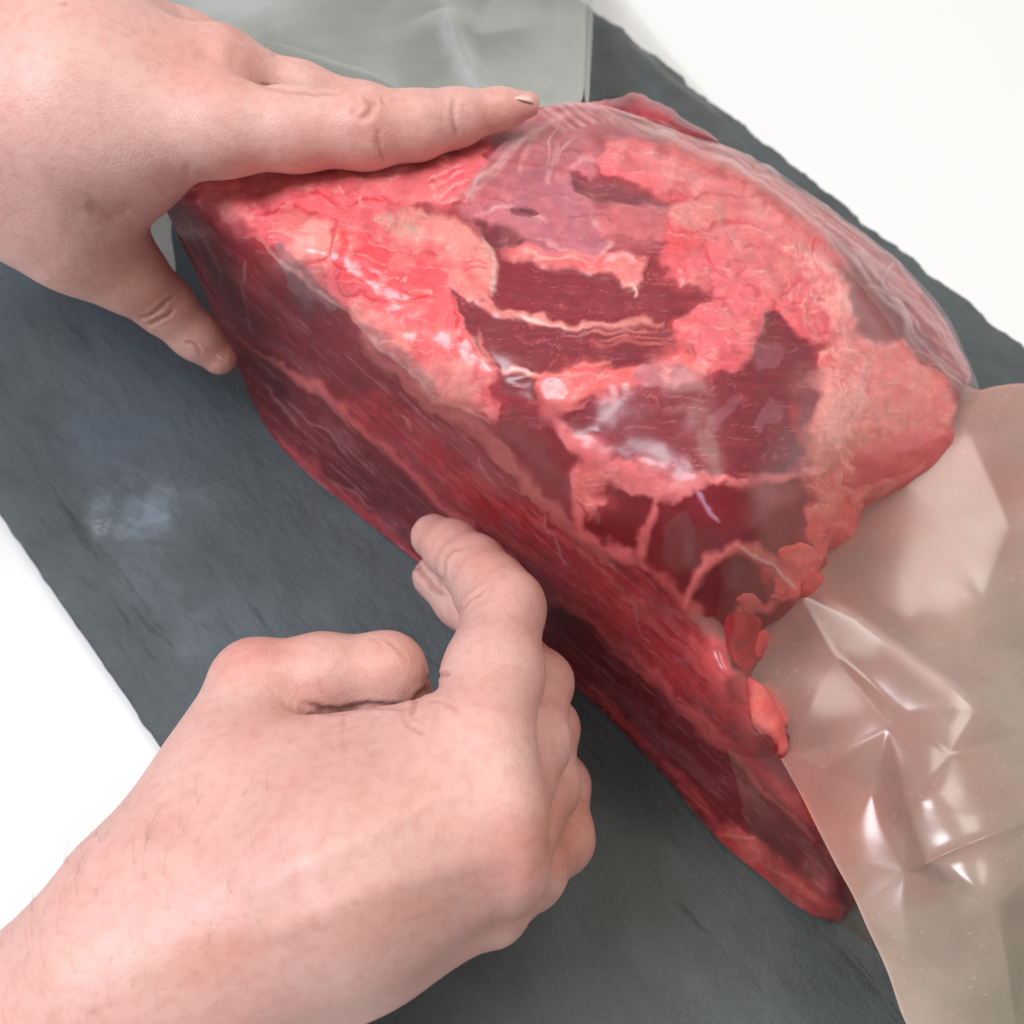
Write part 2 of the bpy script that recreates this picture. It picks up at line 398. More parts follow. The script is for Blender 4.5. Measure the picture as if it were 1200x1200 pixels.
# ------------------------------------------------------------------ beef
RIDGE = [(190, 228, .088), (245, 262, .095), (320, 318, .1), (400, 352, .103), (450, 412, .102), (520, 462, .101), (580, 497, .1015),
         (640, 548, .1005), (690, 600, .097), (760, 660, .092), (830, 725, .082), (870, 790, .07), (905, 860, .052), (950, 960, .03), (985, 1050, .014)]
BOTTOM = [(283, 440, .003), (300, 480, .001), (350, 545, .001), (420, 602, .001), (480, 650, .001), (560, 712, .001), (670, 800, .001),
          (760, 890, .001), (820, 960, .001), (900, 1030, .001), (978, 1078, .002)]
TOPP = [(300, 225, 0.103), (300, 190, 0.105), (400, 185, 0.1075), (500, 170, 0.107), (570, 145, 0.104),
        (640, 127, 0.098), (450, 280, 0.111), (550, 280, 0.113), (650, 250, 0.114), (750, 200, 0.108), (480, 372, 0.1095), (560, 350, 0.114), (620, 400, 0.1148), (660, 445, 0.1152), (650, 480, .1125), (700, 380, 0.1165),
        (750, 320, 0.117), (760, 470, 0.1172), (830, 500, 0.1178), (850, 380, 0.115), (900, 450, 0.111), (900, 630, 0.1), (950, 540, 0.096), (950, 400, 0.102), (1000, 350, 0.09), (1000, 450, 0.091), (800, 665, 0.0985),
        (860, 690, 0.0905), (380, 440, 0.058), (520, 575, 0.053),
        (640, 680, 0.047), (760, 780, 0.04), (860, 900, 0.03), (200, 258, 0.078), (225, 310, 0.055), (255, 380, 0.028), (880, 575, 0.1125), (770, 622, 0.1045), (830, 650, 0.1035), (880, 540, 0.1145), (700, 505, 0.1121), (700, 535, 0.1105), (740, 560, 0.1114), (785, 578, 0.113), (825, 585, 0.1147), (700, 580, 0.1015)]
BACK = [(700, 118, .093), (745, 112, .085), (830, 160, .083), (900, 200, .08), (960, 240, .076), (1040, 300, .068), (1100, 365, .058), (1133, 440, .05)]
END = [(1120, 480, .052), (1110, 515, .047), (1060, 560, .05), (1000, 605, .052), (970, 650, .052), (935, 700, .052), (890, 745, .056), (882, 790, .055), (940, 885, .037), (988, 970, .02), (1008, 1040, .006), (996, 1066, .003)]
ZM = TPS([*RIDGE, *BOTTOM, *TOPP, *BACK, *END], 1e-5)
MEAT_OUT = spline([(189, 232), (200, 218), (250, 200), (330, 180), (420, 160), (520, 140), (600, 132), (645, 124), (700, 119), (725, 116), (770, 128), (830, 160), (900, 200),
                   (960, 240), (1010, 275), (1060, 318), (1100, 365), (1125, 410), (1138, 440), (1126, 462), (1118, 490), (1108, 520), (1078, 552), (1050, 566), (1022, 576), (1006, 590), (1004, 612), (990, 630), (974, 630),
                   (968, 648), (968, 662), (950, 674), (938, 684), (936, 700), (922, 718), (900, 730), (890, 748), (888, 775), (880, 792), (880, 815), (892, 836), (915, 850), (940, 885), (965, 925), (988, 970), (1004, 1010), (1008, 1040), (996, 1066), (978, 1080), (955, 1072),  
                   (935, 1060), (900, 1032), (860, 1000), (820, 960), (790, 922), (760, 890), (715, 845), (670, 802), (620, 760), (560, 712), (480, 652), (420, 604),
                   (350, 545), (318, 510), (300, 478), (284, 442), (255, 380), (225, 310), (200, 258)], 5)

E_MEAT = 1.2
class Paint:
    def __init__(s, x, y, base):
        s.x, s.y = x, y; s.col = np.tile(lin(base) / E_MEAT, (len(x), 1)); s.h = np.zeros(len(x)); s.fat = np.zeros(len(x)); s.i = 0
        s.w1 = fbm(x / 44, y / 44, 301, 3, .42); s.w2 = fbm(x / 44 + 50, y / 44 + 9, 311, 3, .42)
        s.f1 = 3.6 * fbm(x / 19, y / 19, 321, 3, .5); s.f2 = 3.6 * fbm(x / 19 + 31, y / 19, 325, 3, .5); s.sv = .45 + 1.9 * sm(-.3, .7, noise(x / 48, y / 48, 327))
        s.vein = np.minimum(np.abs(fbm(x / 34 + .9 * s.w1, y / 30 + .9 * s.w2, 331, 4, .55)), 1.3 * np.abs(fbm(x / 20 + s.w2, y / 17, 341, 3, .5)) + .03)
    def blend(s, m, c, dh=0, fat=None):
        m = m[:, None]; s.col = s.col * (1 - m) + m * (lin(c) / E_MEAT)
        if dh: s.h += m[:, 0] * dh
        if fat is not None: s.fat = s.fat * (1 - m[:, 0]) + m[:, 0] * fat
    def area(s, poly, c, soft=4, warp=9, a=1.0, dh=0, fat=None, smooth=True):
        P = np.asarray(poly, float); P = spline(P, 3) if smooth else P
        lo, hi = P.min(0) - 45, P.max(0) + 45
        k = np.where((s.x > lo[0]) & (s.x < hi[0]) & (s.y > lo[1]) & (s.y < hi[1]))[0]
        fw = min(1, .3 + soft / 5)
        X, Y = s.x[k] + warp * s.w1[k] + fw * s.f1[k], s.y[k] + warp * s.w2[k] + fw * s.f2[k]
        d, *_ = seg_dist(X, Y, P, True); d = np.where(inside(X, Y, P), -d, d)
        m = np.zeros(len(s.x)); sf = 1.25 * soft * s.sv[k]
        if fat == 1:
            d = d + 5 * noise(X / 23, Y / 18, 361) + 2 * noise(X / 11, Y / 9, 363)
            hm = np.zeros(len(s.x)); hm[k] = .6 * a * sm(0, 1, .5 - (d - 5) / 20); s.blend(hm, (198, 72, 80))
        m[k] = a * sm(0, 1, .5 - d / (2 * sf))
        if fat == 1: m[k] *= .55 + .45 * sm(-.62, -.12, fbm(X / 30 + 5, Y / 24, 365, 3, .55))
        s.blend(m, c, dh, fat); return m
    def line(s, pts, wd, c, a=1.0, warp=5, soft=None, dh=0, taper=True, fat=None):
        P = spline(pts, 4, False); lo, hi = P.min(0) - 40, P.max(0) + 40
        k = np.where((s.x > lo[0]) & (s.x < hi[0]) & (s.y > lo[1]) & (s.y < hi[1]))[0]
        X, Y = s.x[k] + warp * s.w1[k] + .6 * s.f1[k], s.y[k] + warp * s.w2[k] + .6 * s.f2[k]
        d, _, _, t = seg_dist(X, Y, P, False)
        ww = wd * (np.clip(np.minimum(t, 1 - t) * 6, .25, 1) if taper else 1) * (1 + .4 * s.w2[k] + .1 * s.f2[k])
        soft = soft or max(1.2, wd * .45)
        m = np.zeros(len(s.x)); m[k] = a * sm(soft, -soft, d - ww / 2); s.blend(m, c, dh, fat); return m

    def streaks(s, mask, ang, ln, wd, thr, c, a, seed, wob=1.0):
        q = math.radians(ang); u = s.x * math.cos(q) + s.y * math.sin(q); v = -s.x * math.sin(q) + s.y * math.cos(q)
        n = fbm(u / ln + .5 * s.w1, v / wd + wob * (1.3 * s.w2 * 3 / wd + s.f2 * .15), seed, 3, .5)
        s.blend(mask * a * sm(thr, thr + .35, n), c)

def paint_meat(x, y):
    p = Paint(x, y, (148, 48, 58))
    FAT, FATL, RED, MUS, DK = (236, 112, 118), (246, 156, 152), (234, 76, 84), (136, 40, 51), (112, 36, 45)
    # ---- front side
    SIDE = [(186, 225), (215, 238), (255, 268), (300, 300), (345, 345), (400, 372), (440, 420), (500, 478), (560, 515), (620, 560), (690, 625), (760, 680),
            (820, 735), (860, 790), (900, 870), (970, 985), (1000, 1090), (900, 1060), (800, 980), (640, 800), (400, 630), (280, 500), (240, 420), (180, 300)]
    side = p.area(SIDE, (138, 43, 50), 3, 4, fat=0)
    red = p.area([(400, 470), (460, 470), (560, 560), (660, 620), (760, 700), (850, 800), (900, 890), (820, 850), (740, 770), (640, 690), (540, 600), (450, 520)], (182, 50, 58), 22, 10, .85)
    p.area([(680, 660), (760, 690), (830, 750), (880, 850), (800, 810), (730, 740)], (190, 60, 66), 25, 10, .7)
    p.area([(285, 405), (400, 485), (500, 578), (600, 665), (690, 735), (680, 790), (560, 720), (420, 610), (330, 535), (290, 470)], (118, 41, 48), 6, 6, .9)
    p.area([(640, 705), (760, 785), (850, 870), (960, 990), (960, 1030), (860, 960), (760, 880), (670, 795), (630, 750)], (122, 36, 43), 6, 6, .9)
    p.line([(300, 488), (360, 545), (430, 605), (500, 660), (560, 705)], 12, (190, 72, 80), .8)
    p.line([(690, 808), (760, 872), (820, 940), (850, 975)], 10, (200, 74, 80), .7)
    # fibres along the side
    u = (x * .73 + y * .68); v = (-x * .68 + y * .73)
    fib = fbm(u / 110 + .4 * p.w1, v / 6.5 + .35 * p.w2, 401, 4, .6)
    redm = .45 + .55 * np.clip(red, 0, 1)
    fm = side * sm(.25, .85, fib) * .26 * redm
    p.blend(fm, (214, 122, 122)); p.h += fm * .0003
    dm = side * sm(-.1, -.8, fib) * .15; p.blend(dm, (88, 26, 36)); p.h -= dm * .0003
    st = side * sm(.62, .9, fbm(u / 60 + 9, v / 7 + 4, 411, 3)) * .35; p.blend(st, (190, 116, 120))
    hz = side * sm(.1, .7, fbm(u / 110, v / 30, 415, 3)) * .28; p.blend(hz, (176, 104, 112))
    p.streaks(side, 43, 80, 2.6, .5, (226, 150, 150), .32, 416, .3); p.streaks(side, 42, 60, 2.4, .75, (226, 160, 160), .2, 418, .3); p.streaks(side, 44, 120, 9, .35, (92, 24, 36), .3, 419, .3)
    f5 = fbm(u / 60 + .4 * p.w2, v / 2.6, 417, 3, .6); p.blend(red * sm(.3, .8, f5) * .3, (205, 118, 116))
    # connective seams
    p.line([(278, 396), (330, 430), (400, 478), (445, 515), (500, 572), (560, 628), (640, 692), (720, 748), (800, 822), (880, 900), (950, 985)], 8, (214, 96, 98), .8, 8, dh=.0009)
    p.line([(300, 408), (360, 452), (420, 505)], 5, (205, 120, 118), .5, 8)
    p.line([(700, 745), (780, 810), (850, 880), (905, 930)], 8, (216, 92, 94), .7, 8)
    p.line([(850, 870), (900, 905), (960, 975)], 14, (206, 62, 68), .8, 6, dh=.001)
    p.line([(600, 590), (680, 650), (760, 720), (830, 800)], 6, (206, 98, 100), .6, 9)
    p.line([(810, 745), (850, 810), (880, 870)], 22, (224, 100, 100), .6, 9)
    for q in ([(283, 305), (284, 340), (296, 378), (300, 395)], [(222, 262), (240, 300), (252, 325)], [(205, 245), (250, 290), (262, 330)], [(640, 610), (652, 640), (660, 665)], [(740, 700), (752, 735), (762, 760)],
              [(560, 540), (575, 565)], [(470, 485), (482, 510)], [(330, 470), (380, 505), (420, 545)], [(305, 445), (330, 480), (352, 500)], [(390, 560), (440, 600)]):
        p.line(q, 2.6, (206, 140, 142), .42, 7)
    # fat strip at the foot of the right end
    p.area([(838, 975), (862, 968), (905, 1000), (950, 1035), (980, 1052), (985, 1082), (950, 1075), (900, 1042), (860, 1008)], (206, 74, 74), 6, 6, .95, dh=.002, fat=.6); p.line([(862, 985), (905, 1012), (950, 1045), (975, 1060)], 9, (238, 110, 108), .6, 6)
    # ---- top
    p.area([(196, 222), (230, 205), (300, 196), (420, 165), (560, 135), (600, 140), (565, 185), (540, 235), (480, 245), (560, 300), (548, 340), (572, 430), (586, 490), (520, 458),
            (450, 408), (398, 358), (340, 305), (290, 280), (240, 245)], FAT, 4, 7, dh=.0012, fat=1)
    p.area([(200, 215), (300, 200), (420, 175), (540, 150), (545, 215), (470, 245), (380, 240), (300, 235)], (222, 112, 116), 16, 10, .8)
    p.area([(196, 225), (240, 225), (285, 250), (290, 285), (250, 262)], (170, 72, 84), 8, 8, .85)
    p.area([(395, 275), (440, 285), (490, 290), (520, 310), (510, 350), (440, 345), (400, 320)], RED, 10, 12, .95)
    p.area([(440, 345), (520, 355), (550, 400), (560, 440), (500, 420), (450, 380)], (244, 100, 100), 14, 10, .7)
    p.area([(330, 270), (370, 255), (400, 280), (380, 310), (345, 300)], (250, 160, 150), 10, 8, .8, dh=.0008)
    p.area([(410, 355), (450, 365), (480, 395), (470, 408), (430, 390)], (248, 150, 142), 8, 8, .8, dh=.0008)
    p.area([(490, 430), (540, 415), (560, 450), (550, 478), (510, 465)], (250, 160, 150), 8, 8, .8, dh=.0012)
    for q in ([(375, 247), (395, 268), (388, 295), (402, 318), (440, 322), (475, 338)], [(385, 300), (360, 310), (345, 330)], [(402, 318), (410, 345), (460, 350), (510, 352)], [(350, 232), (420, 240), (470, 235)],
              [(300, 250), (340, 245), (380, 250)], [(425, 272), (470, 300), (520, 300)], [(530, 350), (540, 385), (556, 420)], [(340, 300), (372, 330), (395, 350)]):
        p.line(q, 4, (196, 40, 54), .75, 10, dh=-.0008)
    p.area([(438, 256), (470, 247), (505, 252), (535, 270), (520, 284), (490, 281), (455, 272)], (190, 150, 136), 4, 4, .9)
    p.area([(500, 258), (555, 270), (580, 330), (570, 350), (545, 330), (520, 290)], (232, 140, 132), 8, 6, .85)
    p.area([(535, 318), (560, 305), (585, 315), (582, 340), (560, 350), (545, 350)], (240, 120, 116), 3, 5, dh=.001)
    # membrane
    p.area([(545, 235), (575, 180), (640, 132), (700, 125), (760, 150), (700, 180), (705, 215), (690, 240), (725, 290), (690, 305), (640, 300), (585, 288), (560, 262)], (202, 116, 126), 9, 8, .95, fat=.3)
    p.area([(600, 210), (650, 190), (680, 250), (720, 285), (660, 295), (610, 275)], (176, 104, 118), 12, 10, .7)
    p.area([(690, 150), (730, 140), (745, 160), (720, 175), (700, 170)], (172, 70, 82), 8, 8, .8)
    for q in ([(556, 235), (570, 205), (600, 175), (635, 150)], [(640, 145), (618, 175), (610, 205)], [(655, 165), (645, 200), (640, 215)], [(548, 232), (600, 185)], [(665, 195), (690, 185), (720, 200)], [(560, 250), (600, 238), (640, 260)],
              [(690, 255), (720, 285), (700, 300)], [(630, 280), (680, 300), (720, 300)]):
        p.line(q, 6, (232, 172, 172), .6, 5, dh=.0007)
    p.area([(596, 242), (612, 238), (630, 248), (622, 254), (604, 252)], (112, 48, 60), 2, 3, dh=-.0015)
    p.area([(562, 258), (575, 262), (600, 270), (612, 285), (590, 295), (572, 285)], (120, 50, 60), 3, 6, dh=-.0015)
    p.area([(668, 200), (680, 198), (692, 215), (690, 232), (674, 220)], (118, 48, 58), 3, 4, dh=-.002)
    p.area([(690, 205), (740, 212), (790, 232), (795, 242), (745, 245), (705, 240), (688, 228)], (130, 58, 66), 4, 6, .95, dh=-.002)
    p.area([(705, 245), (790, 245), (785, 285), (740, 290), (710, 275)], (212, 112, 118), 8, 8, .9)
    # muscles
    p.area([(578, 300), (620, 305), (680, 318), (740, 332), (770, 300), (785, 285), (795, 330), (845, 345), (800, 372), (740, 378), (680, 376), (620, 368), (583, 345)], MUS, 3, 7, dh=-.0012, fat=0)
    p.area([(586, 292), (640, 293), (700, 300), (762, 302), (744, 330), (700, 320), (640, 308), (600, 304)], (232, 120, 120), 5, 9, .9, dh=.0007, fat=.9)
    p.area([(530, 338), (548, 345), (575, 362), (620, 374), (700, 388), (790, 378), (805, 398), (770, 420), (720, 425), (680, 432), (640, 440), (600, 444), (568, 425), (545, 380)], (130, 40, 50), 3, 7, dh=-.0012, fat=0)
    p.area([(585, 440), (640, 440), (660, 460), (630, 472), (600, 465)], (128, 44, 52), 3, 6, dh=-.001, fat=0)
    p.line([(560, 345), (600, 368), (650, 378), (720, 380), (780, 372)], 7, (236, 150, 140), .8, 8, dh=.0008)
    p.line([(580, 432), (610, 434), (640, 440), (680, 430), (710, 418)], 8, (240, 140, 130), .8, 8, dh=.0008)
    p.line([(690, 402), (750, 398), (800, 390)], 6, (205, 100, 98), .6, 10); p.line([(600, 395), (650, 400)], 3, (180, 80, 84), .5, 6)
    p.area([(640, 440), (690, 428), (740, 430), (790, 410), (822, 420), (800, 445), (750, 455), (700, 470), (650, 478), (630, 470)], (238, 112, 110), 7, 10, .95, dh=.0008, fat=.8)
    p.area([(745, 425), (790, 420), (815, 435), (790, 455), (750, 450)], (178, 110, 118), 4, 6, .85)
    # flap of pale fascia, torn fringe, striations, pale skin lines
    p.area([(470, 250), (512, 252), (545, 262), (566, 292), (580, 325), (572, 338), (556, 322), (540, 296), (505, 282)], (240, 150, 142), 3, 5, .75, dh=.0006)
    p.line([(566, 280), (576, 302), (582, 330), (578, 346)], 7, (232, 176, 162), .8, 4, dh=.0006)
    p.area([(528, 322), (545, 322), (556, 340), (550, 354), (538, 346)], (246, 138, 130), 2, 4, .9, dh=.0006, fat=.8)
    p.line([(548, 345), (575, 362), (600, 374)], 6, (244, 138, 130), .8, 6, dh=.0005)
    for q in ([(500, 222), (520, 208), (545, 196)], [(508, 230), (530, 214), (548, 206)], [(515, 238), (535, 224), (550, 216)], [(522, 244), (540, 236), (552, 228)]):
        p.line(q, 3, (222, 70, 82), .7, 4); p.line([(a, b - 5) for a, b in q], 2, (244, 178, 174), .6, 4)
    for q in ([(552, 312), (562, 308), (572, 310)], [(552, 320), (564, 316), (575, 318)]):
        p.line(q, 3, (212, 64, 72), .6, 4)
    p.area([(562, 256), (578, 262), (603, 272), (613, 288), (588, 294), (570, 284)], (120, 46, 58), 2, 6, .95, dh=-.001)
    for q, wd, c, a in (([(600, 300), (640, 300), (690, 308)], 4, (250, 176, 168), .7), ([(712, 310), (728, 302), (742, 306)], 7, (240, 178, 176), .7), ([(738, 330), (746, 338), (742, 346)], 5, (246, 190, 176), .7), ([(610, 372), (640, 380), (690, 384)], 3.5, (250, 182, 168), .7),
                        ([(660, 392), (720, 388), (770, 382)], 3, (226, 130, 124), .6), ([(700, 398), (740, 392), (790, 390)], 3, (222, 122, 118), .6), ([(585, 436), (610, 432), (628, 438)], 4, (250, 180, 168), .7), ([(600, 452), (618, 456)], 2.5, (236, 140, 134), .6),
                        ([(560, 380), (566, 410), (578, 432)], 5, (240, 130, 124), .6), ([(552, 392), (560, 420)], 6, (226, 100, 100), .6), ([(648, 446), (690, 440), (730, 446)], 4, (250, 160, 154), .5), ([(650, 478), (720, 474), (800, 462)], 3, (222, 120, 124), .6),
                        ([(790, 500), (860, 506), (930, 500)], 2.4, (206, 104, 108), .5), ([(800, 535), (850, 532), (900, 536)], 2.4, (214, 110, 112), .55), ([(720, 505), (780, 512), (850, 520)], 2, (190, 92, 98), .5)):
        p.line(q, wd, c, a, 6)
    # big lobed fat
    p.area([(703, 182), (725, 168), (770, 162), (830, 180), (900, 215), (950, 255), (985, 305), (1000, 345), (975, 335), (985, 365), (975, 398), (950, 402), (925, 385), (902, 362), (885, 398),
            (872, 425), (845, 438), (825, 432), (808, 408), (792, 400), (800, 378), (845, 346), (792, 335), (782, 285), (788, 245), (790, 236), (740, 212), (708, 204)], FAT, 3, 8, dh=.0016, fat=1)
    p.area([(790, 240), (840, 230), (870, 260), (840, 275), (800, 272)], (226, 138, 130), 6, 8, .7)
    p.area([(860, 230), (930, 260), (960, 300), (920, 320), (870, 300)], (228, 116, 112), 14, 10, .7)
    for q in ([(783, 272), (820, 274), (850, 262), (900, 270)], [(850, 270), (862, 285), (880, 290)], [(940, 290), (955, 300), (930, 310)], [(780, 235), (850, 232), (920, 240)], [(860, 300), (875, 315), (860, 325)],
              [(870, 340), (900, 352), (935, 330), (950, 300)], [(805, 300), (830, 310), (850, 320)], [(900, 352), (905, 362)], [(925, 360), (945, 362)], [(795, 200), (850, 205), (900, 225)]):
        p.line(q, 4.5, (212, 58, 68), .75, 12, dh=-.001)
    p.area([(782, 268), (800, 272), (812, 285), (790, 300), (780, 290)], RED, 6, 6, .6)
    # dark muscle on the right and its edge
    p.area([(905, 360), (930, 390), (952, 405), (958, 450), (952, 500), (948, 545), (900, 556), (830, 556), (770, 548), (700, 510), (645, 490), (700, 475), (780, 460), (840, 445), (875, 425), (888, 395)], (130, 36, 49), 3, 7, dh=-.0004, fat=0)
    p.area([(930, 430), (958, 430), (962, 500), (950, 545), (935, 520)], (150, 70, 76), 5, 6, .7)
    p.line([(925, 470), (935, 500), (945, 530)], 8, (176, 54, 58), .7, 5)
    fb2 = fbm(x / 60 + .5 * p.w1, y / 5 + p.w2, 421, 4, .6)
    mus = (1 - p.fat) * (1 - side)
    p.blend(mus * sm(.2, .9, fb2) * .13, (190, 96, 100)); p.blend(mus * sm(-.2, -.9, fb2) * .16, (96, 30, 40))
    v3 = np.abs(fbm(x / 46 + .8 * p.w1, y / 30 + .8 * p.w2, 611, 4, .6)); pm = mus * sm(-.1, .5, fbm(x / 70, y / 60, 613, 2)); p.blend(np.exp(-(v3 / .03) ** 2) * pm * .4, (226, 130, 128)); p.blend(np.exp(-(v3 / .10) ** 2) * pm * .25, (196, 84, 88))
    lowm = sm(560, 600, y) * mus; upm = mus * (1 - sm(560, 600, y))
    p.streaks(upm, 7, 60, 3.0, .55, (214, 128, 130), .35, 601); p.streaks(upm, 6, 40, 2.2, .8, (226, 150, 148), .2, 603); p.streaks(upm, 8, 90, 10, .3, (112, 30, 42), .35, 605)
    p.streaks(lowm, 68, 26, 3, .5, (190, 84, 86), .35, 607); p.streaks(lowm, 60, 40, 8, .3, (84, 12, 22), .4, 609)
    # pale air pockets trapped under the film
    for q in ([(835, 485), (862, 462), (872, 466), (850, 490), (842, 512), (830, 508)], [(780, 480), (795, 472), (805, 478), (792, 484)], [(800, 496), (808, 492), (813, 500), (805, 505)],
              [(890, 478), (912, 472), (918, 490), (898, 500), (892, 512), (884, 505)], [(880, 412), (905, 400), (918, 412), (905, 428), (884, 432)]):
        p.area(q, (166, 100, 112), 2.2, 6, .42)
    p.area([(325, 290), (345, 295), (375, 330), (400, 355), (385, 368), (372, 350), (360, 362), (345, 345), (338, 320)], (150, 116, 120), 2, 6, .7)
    p.area([(345, 345), (372, 352), (380, 372), (350, 366), (335, 350)], (118, 64, 72), 2, 5, .5)
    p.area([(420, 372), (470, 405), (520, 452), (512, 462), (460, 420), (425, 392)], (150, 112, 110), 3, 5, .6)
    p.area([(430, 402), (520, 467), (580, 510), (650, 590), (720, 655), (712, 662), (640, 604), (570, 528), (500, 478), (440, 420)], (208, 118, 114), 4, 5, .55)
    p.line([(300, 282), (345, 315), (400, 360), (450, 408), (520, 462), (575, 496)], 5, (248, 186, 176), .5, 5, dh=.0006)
    # pink band below the highlight, small muscles, their skins
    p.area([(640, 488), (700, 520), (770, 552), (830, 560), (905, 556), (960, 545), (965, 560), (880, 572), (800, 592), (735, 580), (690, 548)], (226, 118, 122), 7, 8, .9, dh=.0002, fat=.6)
    p.area([(585, 492), (640, 500), (690, 548), (720, 572), (700, 590), (690, 625), (640, 580), (600, 530)], (130, 34, 42), 4, 6, .95, fat=0)
    p.area([(690, 566), (735, 578), (790, 590), (830, 568), (905, 566), (950, 568), (948, 640), (938, 690), (895, 740), (875, 785), (850, 762), (800, 705), (745, 655), (690, 622), (672, 585)], (120, 18, 30), 4, 6, fat=0)
    p.area([(800, 585), (870, 590), (945, 580), (945, 640), (900, 650), (850, 630)], (136, 26, 40), 8, 8, .8)
    p.area([(850, 565), (900, 560), (950, 572), (935, 585), (905, 600), (880, 578)], (176, 84, 88), 4, 6, .55)
    p.area([(672, 560), (700, 545), (715, 560), (700, 580), (712, 592), (690, 600)], (236, 124, 122), 4, 6, .85, dh=.0008, fat=1)
    SK = (228, 112, 114)
    p.line([(674, 580), (678, 620), (720, 642), (752, 662)], 12, SK, .85, 8, dh=.001)
    p.line([(770, 588), (756, 620), (752, 660)], 9, SK, .8, 7, dh=.001)
    p.line([(752, 662), (790, 690), (830, 735), (862, 790), (885, 840)], 14, (216, 98, 100), .75, 9, dh=.001)
    p.line([(808, 716), (815, 680), (835, 655), (862, 645), (895, 655), (918, 672)], 12, (236, 116, 116), .9, 7, dh=.0016)
    p.line([(855, 722), (872, 708), (900, 715), (915, 700)], 9, (230, 104, 104), .85, 6, dh=.001)
    p.area([(780, 615), (806, 600), (818, 640), (808, 665), (790, 670), (778, 650)], (124, 66, 68), 3, 4, .6)
    p.area([(845, 665), (868, 655), (872, 675), (850, 690)], (136, 70, 74), 3, 4, .5)
    p.area([(816, 722), (845, 728), (850, 750), (825, 742)], (150, 100, 94), 3, 5, .7)
    p.area([(690, 592), (698, 612), (704, 606)], (160, 90, 90), 2, 3, .5)
    p.line([(815, 575), (825, 590), (842, 612)], 5, (206, 150, 176), .7, 4)
    # vertical fat band and the right end
    p.area([(932, 300), (985, 318), (1005, 380), (1018, 415), (1010, 440), (985, 520), (955, 560), (945, 545), (962, 470), (965, 410), (975, 395), (958, 350)], (253, 156, 150), 5, 7, dh=.0015, fat=1)
    band = p.area([(1000, 410), (1060, 398), (1105, 430), (1120, 480), (1110, 530), (1050, 575), (1000, 620), (955, 600), (950, 560), (985, 520), (1000, 460)], (240, 126, 120), 5, 8, dh=.001, fat=.9)
    p.area([(960, 440), (1000, 430), (1010, 470), (990, 530), (958, 545)], (255, 172, 164), 10, 8, .85)
    fb3 = fbm((x - .22 * y) / 6 + 2.2 * p.w1, (y + .2 * x) / 46 + p.w2, 431, 3, .55)
    bd, *_ = seg_dist(x + 10 * p.w1, y, spline([(945, 310), (975, 380), (990, 440), (985, 500), (962, 545)], 4, False), False)
    inb = sm(48, 18, bd) * p.fat
    p.blend(inb * sm(.15, .6, fb3) * .5, (255, 182, 172)); p.blend(inb * sm(-.2, -.65, fb3) * .4, (214, 84, 84)); p.h += inb * fb3 * .0007
    p.area([(975, 312), (1010, 318), (1040, 345), (1062, 395), (1020, 402), (1000, 375), (988, 345)], (150, 66, 70), 5, 7, .95, fat=0)
    p.area([(1060, 330), (1095, 370), (1110, 400), (1085, 390), (1065, 360)], (176, 78, 76), 6, 6, .8, fat=0)
    p.area([(1055, 385), (1080, 400), (1100, 425), (1110, 440), (1080, 425)], (140, 50, 62), 4, 5, .8, fat=0)
    p.area([(940, 600), (975, 590), (1000, 605), (985, 640), (962, 662), (940, 700), (912, 695), (915, 662), (945, 645)], (244, 106, 102), 4, 7, .95, dh=.0012, fat=1)
    p.area([(945, 515), (975, 520), (985, 545), (965, 560), (948, 548)], (214, 120, 112), 4, 6, .8)
    # far edge
    edge = p.area([(640, 118), (745, 108), (830, 158), (900, 198), (960, 238), (1040, 298), (1105, 360), (1145, 445), (1115, 430), (1050, 340), (985, 285), (900, 222), (830, 182), (740, 150), (660, 150)], (206, 116, 124), 5, 8, .85, fat=.2)
    fb4 = fbm((x * .8 + y * .6) / 80 + p.w1 * .4, (-x * .6 + y * .8) / 5, 441, 4, .6)
    p.blend(edge * sm(.05, .5, fb4) * .7, (232, 180, 182)); p.blend(edge * sm(-.1, -.55, fb4) * .7, (158, 60, 72))
    # lobules in the fat
    big = sm(-.25, .35, fbm(x / 60, y / 60, 511, 2))
    vn = np.exp(-(p.vein / .035) ** 2) * p.fat * big; wide = np.exp(-(p.vein / .14) ** 2) * p.fat * big
    p.blend(wide * .34, (230, 72, 82)); p.blend(np.exp(-(p.vein / .018) ** 2) * p.fat * big * .65, (190, 40, 56))
    p.streaks(p.fat * sm(-.3, .4, fbm(x / 80 + 3, y / 80, 351, 2)), 20, 55, 7, .25, (226, 84, 92), .4, 353); p.streaks(p.fat, 12, 40, 5, .45, (250, 176, 168), .4, 355)
    v2 = np.abs(fbm(x / 15 + 1.2 * p.w1, y / 13 + p.w2, 345, 4, .6)); p.blend(np.exp(-(v2 / .05) ** 2) * p.fat * .22 * sm(-.2, .5, fbm(x / 50 + 7, y / 50, 347, 2)), (206, 58, 70))
    p.blend(p.fat * sm(.5, .9, fbm(x / 17 + p.w1, y / 12, 349, 3)) * .45, (252, 186, 176))
    p.h += p.fat * .0011 * sm(0, .5, p.vein) - .0004 * vn
    X, Y = x + 14 * p.w1, y + 14 * p.w2
    d1, d2, cid = worley(X / 26, Y / 19, 501)
    p.h += p.fat * .0004 * sm(0, .5, d2 - d1); p.col *= (1 + p.fat * .10 * (cid - .5) * 2 * sm(.02, .2, d2 - d1))[:, None]
    g = fbm(x / 45, y / 45, 531, 4)[:, None]
    p.blend(p.fat * sm(.05, .6, g[:, 0]) * .32, (248, 158, 150)); p.blend(p.fat * sm(-.1, -.6, g[:, 0]) * .35, (230, 88, 94))
    p.col *= 1 + .10 * fbm(x / 12, y / 12, 541, 4)[:, None]
